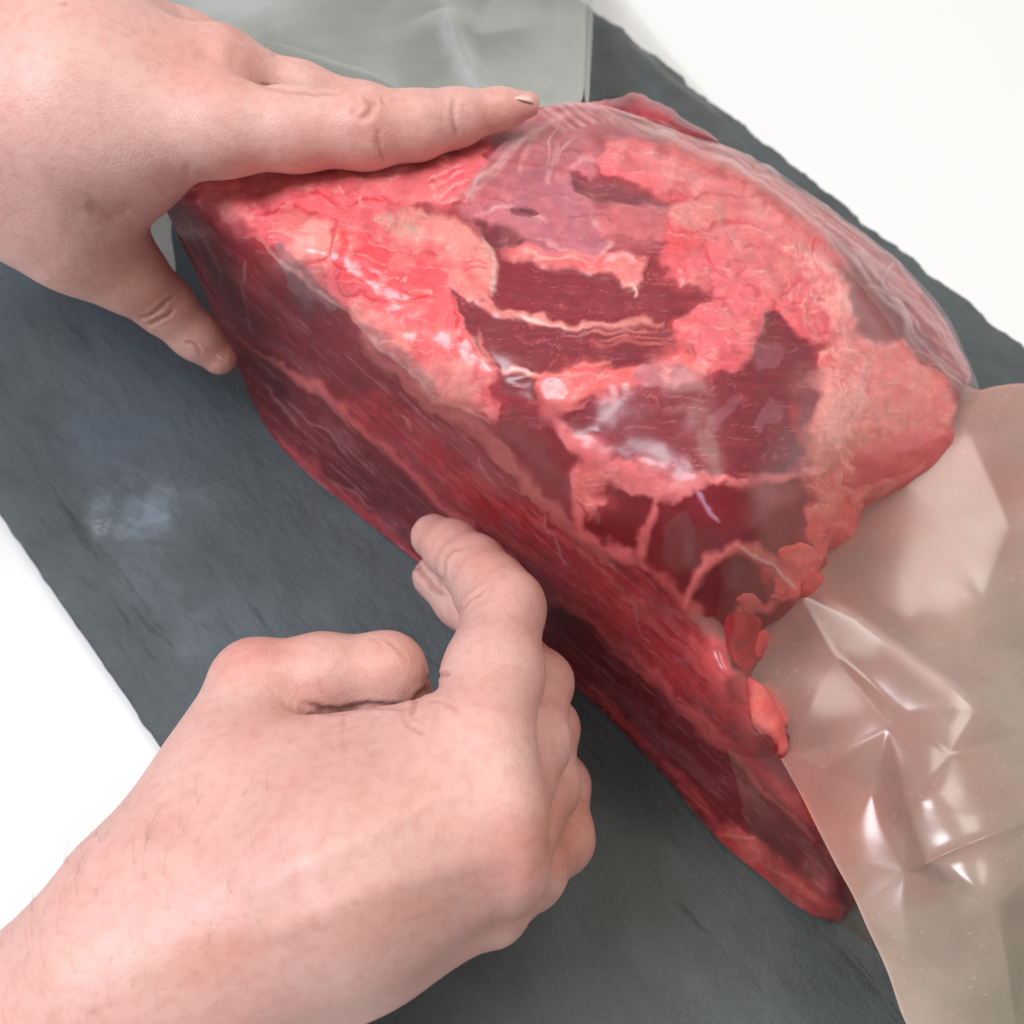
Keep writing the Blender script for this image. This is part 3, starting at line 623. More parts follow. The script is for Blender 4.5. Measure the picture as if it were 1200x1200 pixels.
    p.h += .0005 * fbm(x / 40, y / 40, 551, 3) + .0003 * (1 - p.fat) * fib * side
    p.line([(862, 640), (890, 655), (915, 672), (930, 690)], 3.2, (242, 190, 182), .8, 3); p.area([(708, 110), (742, 104), (775, 120), (800, 138), (770, 142), (725, 132)], (140, 44, 56), 4, 6)
    return p

def blur(h, Q, it):
    E = np.concatenate([Q[:, [i, (i + 1) % 4]] for i in range(4)]); n = len(h)
    deg = np.bincount(E[:, 0], minlength=n) + np.bincount(E[:, 1], minlength=n)
    for _ in range(it):
        h = .35 * h + .65 * (np.bincount(E[:, 0], h[E[:, 1]], n) + np.bincount(E[:, 1], h[E[:, 0]], n)) / deg
    return h
def closed_relief(name, outline, zf, step, painter, mat, parent, under=0.0015, lift=0.0, soft=18):
    """a solid lump: visible skin over the outline, flanks that round in and go down to the board, and an underside"""
    x, y, Q, loop = patch(outline, step)
    z = zf(x, y); p = painter(x, y)
    V = at(x, y, z); nr = normals(V, Q)
    d, *_ = seg_dist(x, y, outline[::2], True)
    fade = sm(0, 6, d); p.h = blur(p.h, Q, soft) * .34
    V = V + nr * (p.h * (.35 + .65 * fade) + lift)[:, None]
    c = V.mean(0); base = len(V); VV = [V]; col = [p.col]; rings = [loop]
    n = len(loop); L = V[loop]; inw = c[:2] - L[:, :2]; ln = np.linalg.norm(inw, axis=1, keepdims=True); inw /= ln
    for k in range(1, 6):
        a = k / 5; R = L.copy()
        R[:, :2] += inw * np.minimum(.25 * ln, (L[:, 2:3] - under).clip(.001)* .35) * (a ** 2)
        R[:, 2] = np.maximum(under, L[:, 2] * (1 - a) + under * a)
        VV.append(R); col.append(p.col[loop]); rings.append(base + np.arange(n)); base += n
    for a, b in zip(rings[:-1], rings[1:]):
        Q = np.r_[Q, np.stack([a, np.roll(a, -1), np.roll(b, -1), b], -1)[:, ::-1]]
    VV.append(np.array([[c[0], c[1], under]])); col.append(p.col[:1])
    r = rings[-1]; r2 = np.roll(r, -1)
    h = n // 2 * 2
    Q = np.r_[Q, np.stack([r[0:h:2], r[1:h:2], r2[1:h:2], np.full(h // 2, base)], -1)]
    return mesh_obj(name, np.concatenate(VV), Q, mat, parent, attrs={'Col': np.concatenate(col)})

beef = thing('beef_cut', 'large raw red beef cut with marbled pink fat inside the clear bag', 'raw beef', at(600, 560, 0))
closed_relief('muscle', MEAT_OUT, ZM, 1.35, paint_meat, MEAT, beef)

# lumps that stand out from the cut
def lump(name, outline, zf, painter, bulge, n=7, step=1.6):
    O = spline(outline, n); k = np.arange(len(O)) * 2 * math.pi / len(O); c = O.mean(0)
    O = O + ((2.6 * noise(2.2 * np.cos(k) + O[0, 0], 2.2 * np.sin(k), 3) + 1.4 * noise(5 * np.cos(k) + O[0, 1], 5 * np.sin(k), 5))[:, None] * (O - c) / np.linalg.norm(O - c, axis=1, keepdims=True))
    def zz(x, y):
        d, *_ = seg_dist(x, y, O[::2], True); m = d.max()
        return zf(x, y) + bulge * np.clip(1 - (1 - d / m) ** 2, 0, 1) ** .75 - .0006
    return closed_relief(name, O, zz, step, painter, MEAT, beef, under=.0012)
def fat_painter(base, vein, seed, amt=1):
    def f(x, y):
        p = Paint(x, y, base); p.fat[:] = 1; p.h += .0009 * fbm(x / 22, y / 18, seed + 9, 3)
        X, Y = x + 8 * p.w1, y + 8 * p.w2
        d1, d2, cid = worley(X / 22, Y / 20, seed); e = d2 - d1
        p.blend(np.exp(-(p.vein / .05) ** 2) * .4 * amt, vein); p.h += .0004 * amt * sm(0, .5, e)
        g = fbm(x / 30, y / 30, seed + 3, 4); p.blend(sm(0, .6, g) * .35 * amt, (248, 150, 144)); p.blend(sm(0, -.6, g) * .35, vein)
        p.h += .0004 * fbm(x / 14, y / 14, seed + 5, 3); return p
    return f
def red_painter(base, seed):
    def f(x, y):
        p = Paint(x, y, base); g = fbm(x / 24, y / 24, seed, 4)
        p.blend(sm(.1, .6, g) * .4, (206, 70, 74)); p.blend(sm(-.1, -.6, g) * .4, (104, 20, 30)); p.h += .0006 * g; return p
    return f
lump('fat_lobe', [(975, 560), (990, 530), (1020, 508), (1055, 498), (1092, 494), (1114, 500), (1117, 514), (1104, 534), (1076, 556), (1042, 570), (1008, 580), (984, 578)], ZM, fat_painter((228, 98, 102), (222, 90, 96), 601, .25), .003)
lump('fat_lobe', [(958, 590), (985, 572), (1010, 580), (1008, 606), (996, 630), (978, 632), (962, 618)], ZM, fat_painter((240, 106, 102), (200, 56, 62), 611), .003)
lump('fat_lobe', [(908, 648), (935, 636), (962, 640), (968, 656), (955, 676), (934, 684), (914, 676)], ZM, fat_painter((238, 96, 92), (196, 48, 56), 621), .003)
lump('fat_lobe', [(868, 792), (890, 800), (905, 818), (918, 842), (923, 876), (914, 884), (904, 868), (888, 860), (874, 832)], TPS([(868, 790, .062), (890, 800, .06), (920, 840, .053), (922, 884, .045), (880, 850, .055)]), fat_painter((242, 112, 106), (206, 50, 58), 631), .003)
lump('red_clot', [(850, 722), (872, 712), (890, 722), (894, 745), (884, 778), (872, 788), (858, 772), (846, 748)], ZM, red_painter((176, 24, 36), 641), .003)
for o_, c_, sd in (([(890, 662), (905, 656), (918, 664), (915, 682), (900, 690), (888, 680)], (190, 60, 66), 661), ([(862, 700), (880, 694), (896, 704), (890, 718), (872, 722)], (214, 92, 94), 663), ([(940, 676), (956, 668), (966, 680), (952, 696), (938, 692)], (232, 92, 90), 665),
                   ([(884, 745), (898, 738), (904, 752), (896, 772), (884, 768)], (222, 84, 84), 667), ([(896, 800), (910, 806), (922, 826), (926, 850), (914, 846), (900, 824)], (240, 116, 108), 669), ([(908, 862), (920, 862), (926, 880), (918, 892), (908, 884)], (196, 30, 42), 671)):
    lump('meat_scrap', o_, ZM if o_[0][0] < 942 else ZM, red_painter(c_, sd), .0025)
def flapz(x, y): return .089 - .00022 * (x - 745) * 0 + 0 * y
lump('meat_flap', [(696, 126), (706, 117), (722, 116), (738, 108), (752, 110), (764, 119), (786, 126), (800, 139), (832, 156), (842, 168), (806, 160), (765, 146), (726, 138)], TPS([(700, 120, .092), (745, 110, .088), (840, 165, .084), (760, 160, .094)]), red_painter((148, 48, 60), 651), .003)

# ------------------------------------------------------------------ bag of clear film
bag = thing('vacuum_bag', 'clear plastic vacuum bag wrapped around the beef, creased open end hanging down', 'plastic bag', at(1040, 700, 0))
def film(name, outline, zf, step, crease, haze, color, mat=FILM, thick=None):
    O = spline(outline, 6) if len(outline) < 200 else outline
    x, y, Q, loop = patch(O, step)
    z = zf(x, y); V = at(x, y, z); nr = normals(V, Q)
    V = V + nr * blur(crease(x, y), Q, 3)[:, None]
    hz = np.clip(haze(x, y), 0, 1)
    o = mesh_obj(name, V, Q, mat, bag, attrs={'Haze': hz, 'Col': color(x, y)})
    return o
def tents(items):
    def f(x, y):
        h = np.zeros(x.shape)
        for pts, wl, wr, hh in items:
            P = spline(pts, 4, False); d, qx, qy, t = seg_dist(x, y, P, False)
            e = P[-1] - P[0]; s = np.sign((x - qx) * -e[1] + (y - qy) * e[0]); ww = np.where(s > 0, wl, wr)
            env = np.clip(np.minimum(t, 1 - t) * 4, 0, 1) ** .7
            h += hh * env * np.exp(-d / ww)
        return h
    return f

TAIL = [(1128, 450), (1146, 457), (1170, 452), (1205, 449), (1290, 452), (1400, 520), (1470, 700), (1490, 950), (1450, 1180), (1400, 1360), (1310, 1450), (1180, 1420), (1115, 1320), (1078, 1230), (1058, 1192), (1040, 1140),
        (1018, 1090), (1000, 1050), (980, 1015), (958, 972), (940, 935), (920, 898), (900, 865), (878, 830), (865, 800), (880, 760), (900, 715), (935, 680), (955, 640), (990, 590), (1040, 560), (1090, 520), (1105, 490)]
ZT = TPS([(1128, 450, .05), (1146, 457, .047), (1200, 450, .044), (1290, 440, .03), (1105, 490, .045), (1080, 530, .043), (1040, 565, .043), (990, 600, .046), (955, 650, .046), (930, 690, .047), (895, 730, .05), (870, 790, .05),
          (890, 850, .047), (960, 975, .036), (1018, 1090, .032), (1060, 1195, .03), (1098, 1270, .026), (1000, 780, .045), (1060, 720, .04), (1140, 830, .05), (1080, 940, .05), (1180, 960, .043), (1150, 1052, .05), (1090, 1020, .042),
          (1200, 600, .04), (1200, 800, .038), (1290, 800, .024), (1290, 1100, .018), (1400, 520, .012), (1490, 950, .006), (1400, 1360, .005), (1310, 1450, .004), (1180, 1420, .008), (1200, 1200, .024), (1160, 1200, .032), (1230, 1050, .035), (1270, 1280, .012), (1030, 930, .041)], 4e-4)
FV = [(935, 696, .0), (1000, 731, .0022), (1060, 776, .0026), (1140, 834, .0016), (985, 765, -.0004), (1062, 832, -.0008), (1010, 690, 0), (1090, 758, -.0006), (1072, 943, .002), (1188, 960, .001), (1092, 1003, .0006),
      (1152, 1054, .003), (1110, 884, .0002), (1165, 1130, .003), (1178, 1215, .003), (1064, 1110, 0), (1060, 1020, .0005), (985, 1000, .001), (962, 900, .0016), (1008, 1066, .001), (918, 884, 0), (1040, 856, .0012),
      (1240, 940, .002), (1250, 1008, .002), (1240, 1100, -.002), (1100, 600, 0), (1180, 620, .0012), (1150, 700, 0), (1220, 760, -.0008), (1030, 640, .0003), (1020, 930, -.0004), (1120, 1150, -.0004), (1200, 860, .0006), (1130, 500, .0006), (1230, 500, -.0006)]
FE = [(0, 1), (1, 2), (2, 3), (3, 12), (12, 8), (8, 9), (9, 10), (10, 8), (10, 11), (11, 23), (11, 13), (13, 14), (8, 16), (16, 15), (18, 17), (17, 19), (20, 21), (9, 22), (26, 27)]
def folded(x, y):
    from mathutils.geometry import delaunay_2d_cdt
    box = [(840, 420, 0), (1520, 420, 0), (1520, 1480, 0), (840, 1480, 0), (1080, 420, 0), (1520, 860, 0), (1080, 1480, 0), (1330, 640, .002), (1340, 900, .0), (1330, 1150, .002), (1260, 1300, 0), (1400, 1040, .001), (840, 760, 0), (960, 1100, 0), (1000, 520, 0)]
    P = FV + box; vs, es, fs, ov, oe, of = delaunay_2d_cdt([Vector((a, b)) for a, b, _ in P], FE, [], 0, 1e-5)
    zz = [P[o[0]][2] if o else 0 for o in ov]; out = np.zeros(x.shape)
    for f in fs:
        (ax, ay), (bx, by), (cx, cy) = [tuple(vs[q]) for q in f[:3]]; d = (by - cy) * (ax - cx) + (cx - bx) * (ay - cy)
        if abs(d) < 1e-9: continue
        u = ((by - cy) * (x - cx) + (cx - bx) * (y - cy)) / d; v = ((cy - ay) * (x - cx) + (ax - cx) * (y - cy)) / d; w_ = 1 - u - v
        k = (u >= -1e-6) & (v >= -1e-6) & (w_ >= -1e-6); out[k] = (u * zz[f[0]] + v * zz[f[1]] + w_ * zz[f[2]])[k]
    return out
def tail_crease(x, y):
    w = .6 * noise(x / 90, y / 90, 713); return 1.25 * folded(x + 5 * w, y - 5 * w) + .0005 * fbm(x / 200, y / 200, 711, 2)
def tail_haze(x, y):
    d, *_ = seg_dist(x, y, spline(TAIL, 2), True)
    g = .58 + .06 * fbm(x / 80, y / 80, 721, 4)
    rd, _, _, rt = seg_dist(x, y, spline([(958, 702), (1000, 731), (1060, 776), (1138, 832)], 4, False), False); g = g + .3 * np.exp(-(rd / 9) ** 2) * np.clip(np.minimum(rt, 1 - rt) * 5, 0, 1)  # the fold's bright highlight put in as extra haze
    near = np.exp(-np.hypot(x - 900, y - 760) / 120)
    return np.clip(g - .22 * near, .3, .92) + .2 * sm(5, 0, d)
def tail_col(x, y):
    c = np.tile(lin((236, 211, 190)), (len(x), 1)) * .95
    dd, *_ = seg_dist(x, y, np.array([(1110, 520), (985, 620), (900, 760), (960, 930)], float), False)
    pk = sm(290, 0, dd + 45 * fbm(x / 70, y / 70, 731, 3)) * .7  # pink reflected and showing through from the meat, painted into the film colour
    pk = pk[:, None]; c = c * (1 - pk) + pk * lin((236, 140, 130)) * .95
    rd, _, _, rt = seg_dist(x, y, spline([(958, 704), (1000, 734), (1060, 779), (1138, 833)], 4, False), False); rg = (np.exp(-(rd / 9) ** 2) * np.clip(np.minimum(rt, 1 - rt) * 5, 0, 1) * .8)[:, None]; c = c * (1 - rg) + rg * lin((244, 214, 200)) * .9  # highlight along the fold painted paler into the film
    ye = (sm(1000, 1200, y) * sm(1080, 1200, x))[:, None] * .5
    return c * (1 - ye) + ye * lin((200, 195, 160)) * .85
def glint():
    """heights of two corners of the small triangular pane so that it lies square between the eye and the ceiling light"""
    zD = float(ZT(np.array([1072.]), np.array([943.]))[0]) + 1.25 * FV[8][2]; P = at(1072, 943, zD); o = np.array([0, 0, CAM_H])
    v = o - P; l = np.array([.55, .55, 1.5]) - P; n = v / np.linalg.norm(v) + l / np.linalg.norm(l)
    for q in (9, 10):
        x, y, _ = FV[q]; r = at(x, y, 0) - o; t = (n @ (P - o)) / (r @ n)
        FV[q] = (x, y, float(np.clip((CAM_H + t * r[2] - float(ZT(np.array([float(x)]), np.array([float(y)]))[0])) / 1.25, -.006, .006)))
glint(); print('glint', FV[9], FV[10])
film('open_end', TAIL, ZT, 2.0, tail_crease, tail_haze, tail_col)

# under layer of the open end: folds below the lower right of the beef
FOLD = [(850, 850), (880, 842), (915, 890), (950, 960), (985, 1015), (1015, 1075), (1032, 1118), (1010, 1104), (980, 1084), (940, 1062), (905, 1036), (880, 985), (866, 930)]
ZF = TPS([(850, 850, .046), (880, 842, .05), (950, 960, .036), (985, 1015, .024), (1032, 1118, .002), (980, 1084, .003), (905, 1036, .004), (866, 930, .034), (940, 1062, .003)])
def fold_z(x, y): return np.maximum(ZF(x, y), np.minimum(ZM(x, y), .06) + .0025)
film('under_fold', FOLD, fold_z, 2.2, lambda x, y: .0006 * fbm(x / 30, y / 50, 741, 3), lambda x, y: .10 + .06 * fbm(x / 40, y / 40, 745, 3), lambda x, y: np.tile(lin((200, 150, 140)) * .8, (len(x), 1)), THIN)

# film gathered in wrinkles along the far side of the beef
WRAP = [(545, 232), (562, 200), (598, 160), (640, 126), (690, 122), (745, 138), (800, 158), (850, 172), (905, 199), (965, 240), (1045, 301), (1104, 363), (1130, 415), (1146, 457), (1128, 468), (1100, 440), (1060, 408), (1030, 365),
        (985, 312), (930, 262), (860, 215), (790, 182), (730, 165), (690, 172), (650, 200), (600, 225)]
STR = [([(545, 240), (560, 212), (585, 190), (625, 158), (650, 140), (690, 130)], 7, .5), ([(580, 200), (600, 172), (640, 145)], 14, .35), ([(655, 138), (645, 165), (640, 205)], 3, .5), ([(672, 165), (656, 185), (652, 215)], 4, .4),
       ([(690, 126), (740, 146), (790, 166), (830, 182), (880, 210), (930, 244), (975, 280), (1015, 325), (1060, 380), (1100, 425), (1144, 456)], 7, .62),
       ([(640, 128), (690, 124), (745, 140), (800, 162), (850, 178), (905, 203), (962, 243), (1042, 303), (1098, 366), (1126, 420), (1146, 456)], 6, .5),
       ([(700, 140), (760, 162), (830, 186), (900, 224), (955, 262)], 16, .3), ([(720, 132), (770, 146), (830, 170), (890, 205), (940, 238)], 3, .5), ([(730, 140), (790, 172), (860, 196)], 3, .45),
       ([(985, 285), (1020, 315), (1048, 352), (1062, 392), (1076, 412)], 9, .5), ([(1000, 345), (1020, 335), (1040, 345), (1060, 370), (1095, 405)], 3.5, .6), ([(1046, 310), (1034, 330), (1046, 345)], 5, .5),
       ([(1005, 305), (1055, 350), (1100, 395), (1140, 450)], 4, .5), ([(1030, 318), (1080, 370), (1110, 400), (1142, 450)], 3, .55), ([(1055, 330), (1098, 380), (1125, 430), (1140, 452)], 4, .5),
       ([(1144, 458), (1110, 440), (1085, 418), (1060, 408), (1030, 405)], 3, .65), ([(1144, 458), (1116, 446), (1096, 432), (1080, 424)], 2.4, .6), ([(1146, 459), (1122, 455), (1105, 446)], 2.4, .6), ([(1050, 352), (1058, 385), (1052, 405)], 10, .35),
       ([(905, 222), (950, 262), (985, 300), (1000, 340)], 3, .4), ([(870, 205), (930, 256), (985, 296)], 10, .25), ([(1000, 290), (1060, 342), (1108, 398)], 12, .28), ([(860, 186), (930, 232), (1000, 286)], 4, .45)]
_sc = {}
def strands(x, y):
    k = len(x)
    if k not in _sc:
        w1, w2 = fbm(x / 40, y / 40, 751, 3), fbm(x / 40 + 9, y / 40, 753, 3); m = np.zeros(k); h = np.zeros(k)
        for pts, wd, a in STR:
            P = spline(pts, 5, False); d, _, _, t = seg_dist(x + 4 * w1, y + 4 * w2, P, False)
            env = np.clip(np.minimum(t, 1 - t) * 7, .1, 1); q = np.exp(-(d / (wd * .38 * (.6 + .5 * env))) ** 2) * env * (.7 + .5 * w2)
            m = 1 - (1 - m) * (1 - np.clip(a * q, 0, 1)); h += q * min(wd, 6) * .00007
        _sc[k] = (m, h)
    return _sc[k]
def wrap_crease(x, y):
    return strands(x, y)[1] + .0003
def wrap_haze(x, y):
    L = spline(WRAP[:14], 4, False); d, _, _, t = seg_dist(x, y, L, False)
    veil = .09 * sm(42, 4, d) * sm(-.5, .3, fbm(x / 45, y / 45, 761, 3)) + .15 * sm(9, 0, d)
    dd, *_ = seg_dist(x, y, spline(WRAP, 2), True)
    return np.clip(.012 + 1.0 * strands(x, y)[0] + veil, 0, .88) * sm(0, 10, dd + 14 * sm(16, 4, d))
film('gathered_side', WRAP, lambda x, y: ZM(x, y) + .0018, 1.6, wrap_crease, wrap_haze, lambda x, y: np.tile(lin((240, 208, 206)) * .85, (len(x), 1)), THIN)

# closed end of the bag lying beyond the left hand
ENDP = [(150, 345), (120, 200), (120, 40), (140, -120), (300, -140), (500, -140), (690, -140), (689, -60), (687, 20), (685, 80), (682, 116), (668, 130), (640, 150), (560, 175), (420, 200), (300, 215), (225, 230), (203, 262), (206, 318), (192, 338)]
ZE = TPS([(140, 300, .045), (190, 290, .06), (120, 100, .03), (140, -120, .006), (400, -140, .006), (690, -140, .006), (687, 0, .02), (683, 110, .075), (640, 140, .09), (560, 165, .09), (400, 190, .09), (250, 215, .085), (400, 60, .045), (560, 60, .045), (250, 0, .02)], 1e-5)
ec = tents([([(300, 55), (380, 85), (470, 112)], 16, 12, .004), ([(520, 20), (535, 70), (570, 125)], 20, 14, .005), ([(480, -20), (560, 40), (640, 30)], 40, 30, .003), ([(600, -60), (560, 30), (580, 110)], 30, 30, -.003), ([(655, -60), (660, 40), (640, 120)], 16, 16, .002)])
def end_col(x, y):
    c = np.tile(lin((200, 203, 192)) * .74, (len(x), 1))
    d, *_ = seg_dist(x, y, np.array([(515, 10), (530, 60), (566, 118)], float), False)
    m = np.maximum(.8 * sm(22, 2, d + 8 * noise(x / 20, y / 20, 777)) * sm(-20, 60, y), .9 * np.exp(-np.hypot((x - 270) / 80, (y + 5) / 40) ** 2))[:, None]  # pale streak, and film glare painted in at the upper corner
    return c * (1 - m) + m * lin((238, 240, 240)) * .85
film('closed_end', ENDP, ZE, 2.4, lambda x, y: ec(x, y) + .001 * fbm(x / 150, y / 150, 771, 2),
     lambda x, y: .60 + .06 * fbm(x / 90, y / 90, 775, 3) + .2 * np.exp(-np.hypot((x - 270) / 90, (y + 10) / 60) ** 2), end_col)  # haze raised where the corner glare is painted
SEAM = [(686, 118), (684, 80), (686, 20), (688, -60), (689, -140), (700, -140), (697, -60), (695, 20), (692, 80), (690, 118)]
film('side_seam', SEAM, lambda x, y: ZE(x, y) - .002, 1.6, lambda x, y: 0 * x, lambda x, y: .35 + 0 * x, lambda x, y: np.tile(lin((180, 186, 180)) * .7, (len(x), 1)))
SIDEF = [(686, 118), (690, 60), (694, -40), (780, 60), (850, 140), (880, 180), (830, 160), (770, 125), (720, 112)]
film('side_film', SIDEF, TPS([(686, 118, .03), (694, -40, .01), (780, 60, .01), (850, 140, .014), (880, 180, .02), (740, 110, .02)]), 2.2, tents([([(735, 60), (790, 110), (850, 150)], 18, 14, .003), ([(700, 20), (760, 90)], 16, 16, .002)]),
     lambda x, y: .05 + .05 * fbm(x / 30, y / 30, 781, 3), lambda x, y: np.tile(lin((190, 195, 190)) * .7, (len(x), 1)), THIN)

# ------------------------------------------------------------------ hands
def rc(P, a, b, r1, r2):
    """distance to a rounded cone"""
    ba = b - a; L = float(np.linalg.norm(ba)) + 1e-9; n = ba / L
    q = P - a; s = q @ n; rad = np.sqrt(np.maximum((q * q).sum(-1) - s * s, 0))
    k = (r1 - r2) / L; k = min(max(k, -.98), .98)
    t = np.clip((s + rad * k / math.sqrt(1 - k * k)) / L, 0, 1)
    return np.hypot(rad, s - t * L) - (r1 + (r2 - r1) * t)
def smin(a, b, k):
    h = np.clip(.5 + .5 * (b - a) / k, 0, 1); return b * (1 - h) + a * h - k * h * (1 - h)
def J(j):
    x, y, z, r = j; return at(x, y, z), r * float(depth(y, z)) / F_PX
def chain(P, js, k=.004):
    js = [J(j) for j in js]; d = None
    for (a, ra), (b, rb) in zip(js[:-1], js[1:]):
        c = rc(P, a, b, ra, rb); d = c if d is None else smin(d, c, k)
    return d
def surface_nets(D, org, h):
    s = D < 0
    m = np.zeros(np.array(D.shape) - 1, int); pos = np.zeros((*m.shape, 3)); cnt = np.zeros(m.shape)
    cs = [(i, j, k) for i in (0, 1) for j in (0, 1) for k in (0, 1)]
    sl = lambda c: tuple(slice(c[a], D.shape[a] - 1 + c[a]) for a in range(3))
    tot = sum(s[sl(c)].astype(np.int8) for c in cs); act = (tot > 0) & (tot < 8)
    I = np.argwhere(act); P = np.zeros((len(I), 3)); C = np.zeros(len(I))
    val = {c: D[I[:, 0] + c[0], I[:, 1] + c[1], I[:, 2] + c[2]] for c in cs}
    for c in cs:
        for a in range(3):
            if c[a] == 0:
                e = list(c); e[a] = 1; e = tuple(e); va, vb = val[c], val[e]; k = (va < 0) != (vb < 0)
                t = np.where(k, va / np.where(k, va - vb, 1), 0)
                q = np.tile(np.array(c, float), (len(I), 1)); q[:, a] = t
                P[k] += q[k]; C[k] += 1
    V = (I + P / C[:, None]) * h + org
    idx = np.full(act.shape, -1, np.int64); idx[act] = np.arange(len(I)); quads = []
    for a in range(3):
        b, c = (a + 1) % 3, (a + 2) % 3
        lo = [slice(1, -1)] * 3; lo[a] = slice(0, -1); hi = [slice(1, -1)] * 3; hi[a] = slice(1, None)
        A, B = s[tuple(lo)], s[tuple(hi)]; E = np.argwhere(A != B); off = np.ones(3, int); off[a] = 0; E = E + off
        flip = s[E[:, 0], E[:, 1], E[:, 2]]
        def g(db, dc):
            o = E.copy(); o[:, b] -= db; o[:, c] -= dc; return idx[o[:, 0], o[:, 1], o[:, 2]]
        q = np.stack([g(1, 1), g(0, 1), g(0, 0), g(1, 0)], -1)
        q[~flip] = q[~flip][:, ::-1]; quads.append(q)
    Q = np.concatenate(quads); Q = Q[(Q >= 0).all(1)]
    return V, Q
def relax(V, Q, it=3, lam=.5):
    E = np.concatenate([Q[:, [i, (i + 1) % 4]] for i in range(4)]); n = len(V)
    deg = np.bincount(E[:, 0], minlength=n) + np.bincount(E[:, 1], minlength=n)
    for i in range(it * 2):
        S = np.zeros_like(V)
        for c in range(3): S[:, c] = np.bincount(E[:, 0], V[E[:, 1], c], n) + np.bincount(E[:, 1], V[E[:, 0], c], n)
        V = V + (lam if i % 2 == 0 else -lam * 1.04) * (S / deg[:, None] - V)
    return V
def subdiv(V, Q):
    """one linear split of every quad, then relaxed"""
    E = np.concatenate([Q[:, [i, (i + 1) % 4]] for i in range(4)]); Es = np.sort(E, 1)
    U, inv = np.unique(Es, axis=0, return_inverse=True); inv = inv.ravel(); n = len(V); nf = len(Q)
    mid = V[U].mean(1); fc = V[Q].mean(1)
    e = [inv[i * nf:(i + 1) * nf] + n for i in range(4)]; f = np.arange(nf) + n + len(U)
    Q2 = np.concatenate([np.stack([Q[:, i], e[i], f, e[(i + 3) % 4]], -1) for i in range(4)])
    return relax(np.concatenate([V, mid, fc]), Q2, 2, .5)[:], Q2

def hand_mesh(name, label, palm, fingers, paint, kp=.010, kf=.005, h=.0013, carve=()):
    allj = [J(j) for c in palm + fingers for j in c]
    lo = np.min([p - r for p, r in allj], 0) - .006; hi = np.max([p + r for p, r in allj], 0) + .006
    shape = np.ceil((hi - lo) / h).astype(int) + 1
    ax = [lo[i] + np.arange(shape[i]) * h for i in range(3)]
    D = np.full(shape, .02, np.float32)
    def box(js):
        pr = [J(j) for j in js]
        a = np.min([p - r for p, r in pr], 0) - .016; b = np.max([p + r for p, r in pr], 0) + .016
        i0 = np.clip(((a - lo) / h).astype(int), 0, shape); i1 = np.clip(np.ceil((b - lo) / h).astype(int) + 1, 0, shape)
        sl = tuple(slice(i0[k], i1[k]) for k in range(3))
        G = np.stack(np.meshgrid(*[ax[k][sl[k]] for k in range(3)], indexing='ij'), -1)
        return sl, G
    for c in palm:
        for a, b in zip(c[:-1], c[1:]):
            sl, G = box((a, b)); (pa, ra), (pb, rb) = J(a), J(b)
            D[sl] = smin(D[sl], rc(G, pa, pb, ra, rb), kp)
    Fd = np.full(shape, .02, np.float32)
    for c in fingers:
        sl, G = box(c); Fd[sl] = np.minimum(Fd[sl], chain(G, c))
    D = smin(D, Fd, kf)
    V, Q = surface_nets(D, lo, h); V = relax(V, Q, 5, .5); V, Q = subdiv(V, Q)
    # keep the largest piece
    nr = normals(V, Q); ctr = V.mean(0)
    if ((nr * (V - ctr)).sum(-1)).mean() < 0: Q = Q[:, ::-1]; nr = -nr
    view = np.array([0, 0, CAM_H]) - V; view /= np.linalg.norm(view, axis=1, keepdims=True)
    x, y = px_of(V); face = sm(-.15, .15, (nr * view).sum(-1))
    col, disp = paint(x, y, V, face)
    V = V + nr * disp[:, None]
    o = mesh_obj(name, V, Q, SKIN, None, attrs={'Col': col})
    tag(o, label, 'hand'); return o

SK0 = np.array(lin((231, 182, 173))) * .76
class SkinPaint:
    def __init__(s, x, y, V, face):
        s.x, s.y, s.face = x, y, face; s.col = np.tile(SK0, (len(x), 1)); s.d = np.zeros(len(x))
        a = fbm(V[:, 0] * 70 + V[:, 2] * 40, V[:, 1] * 70, 801, 4)
        s.blend(sm(.0, .8, a) * .2, (232, 164, 154)); s.blend(sm(0, -.8, a) * .2, (238, 206, 192))
        s.w1 = fbm(x / 18, y / 18, 811, 3); s.w2 = fbm(x / 18 + 40, y / 18, 815, 3)
    def blend(s, m, c): s.col = s.col * (1 - m[:, None]) + m[:, None] * lin(c) * .76
    def spot(s, cx, cy, rx, ry, c, a, rot=0):
        dx, dy = s.x - cx, s.y - cy; q = math.radians(rot); u = dx * math.cos(q) + dy * math.sin(q); v = -dx * math.sin(q) + dy * math.cos(q)
        d = np.hypot(u / rx, v / ry) * (1 + .25 * s.w1); s.blend(.7 * a * s.face * sm(1.35, 0, d), c)
    def crease(s, pts, wd, dep, dark=.35, warp=2, c=(150, 84, 72)):
        P = spline(pts, 5, False); lo, hi = P.min(0) - 4 * wd - 10, P.max(0) + 4 * wd + 10
        k = np.where((s.x > lo[0]) & (s.x < hi[0]) & (s.y > lo[1]) & (s.y < hi[1]))[0]
        d, _, _, t = seg_dist(s.x[k] + warp * s.w1[k], s.y[k] + warp * s.w2[k], P, False)
        env = np.clip(np.minimum(t, 1 - t) * 5, 0.05, 1)
        g = np.zeros(len(s.x)); g[k] = np.exp(-(d / wd) ** 2) * env * s.face[k]
        s.d -= dep * g; 
        b = np.zeros(len(s.x)); b[k] = np.exp(-((d - 2.2 * wd) / (1.3 * wd)) ** 2) * env * s.face[k]; s.d += .3 * dep * b
        s.blend(dark * g, c)
    def bump(s, cx, cy, r, hgt):
        s.d += hgt * s.face * np.exp(-((s.x - cx) ** 2 + (s.y - cy) ** 2) / r ** 2)

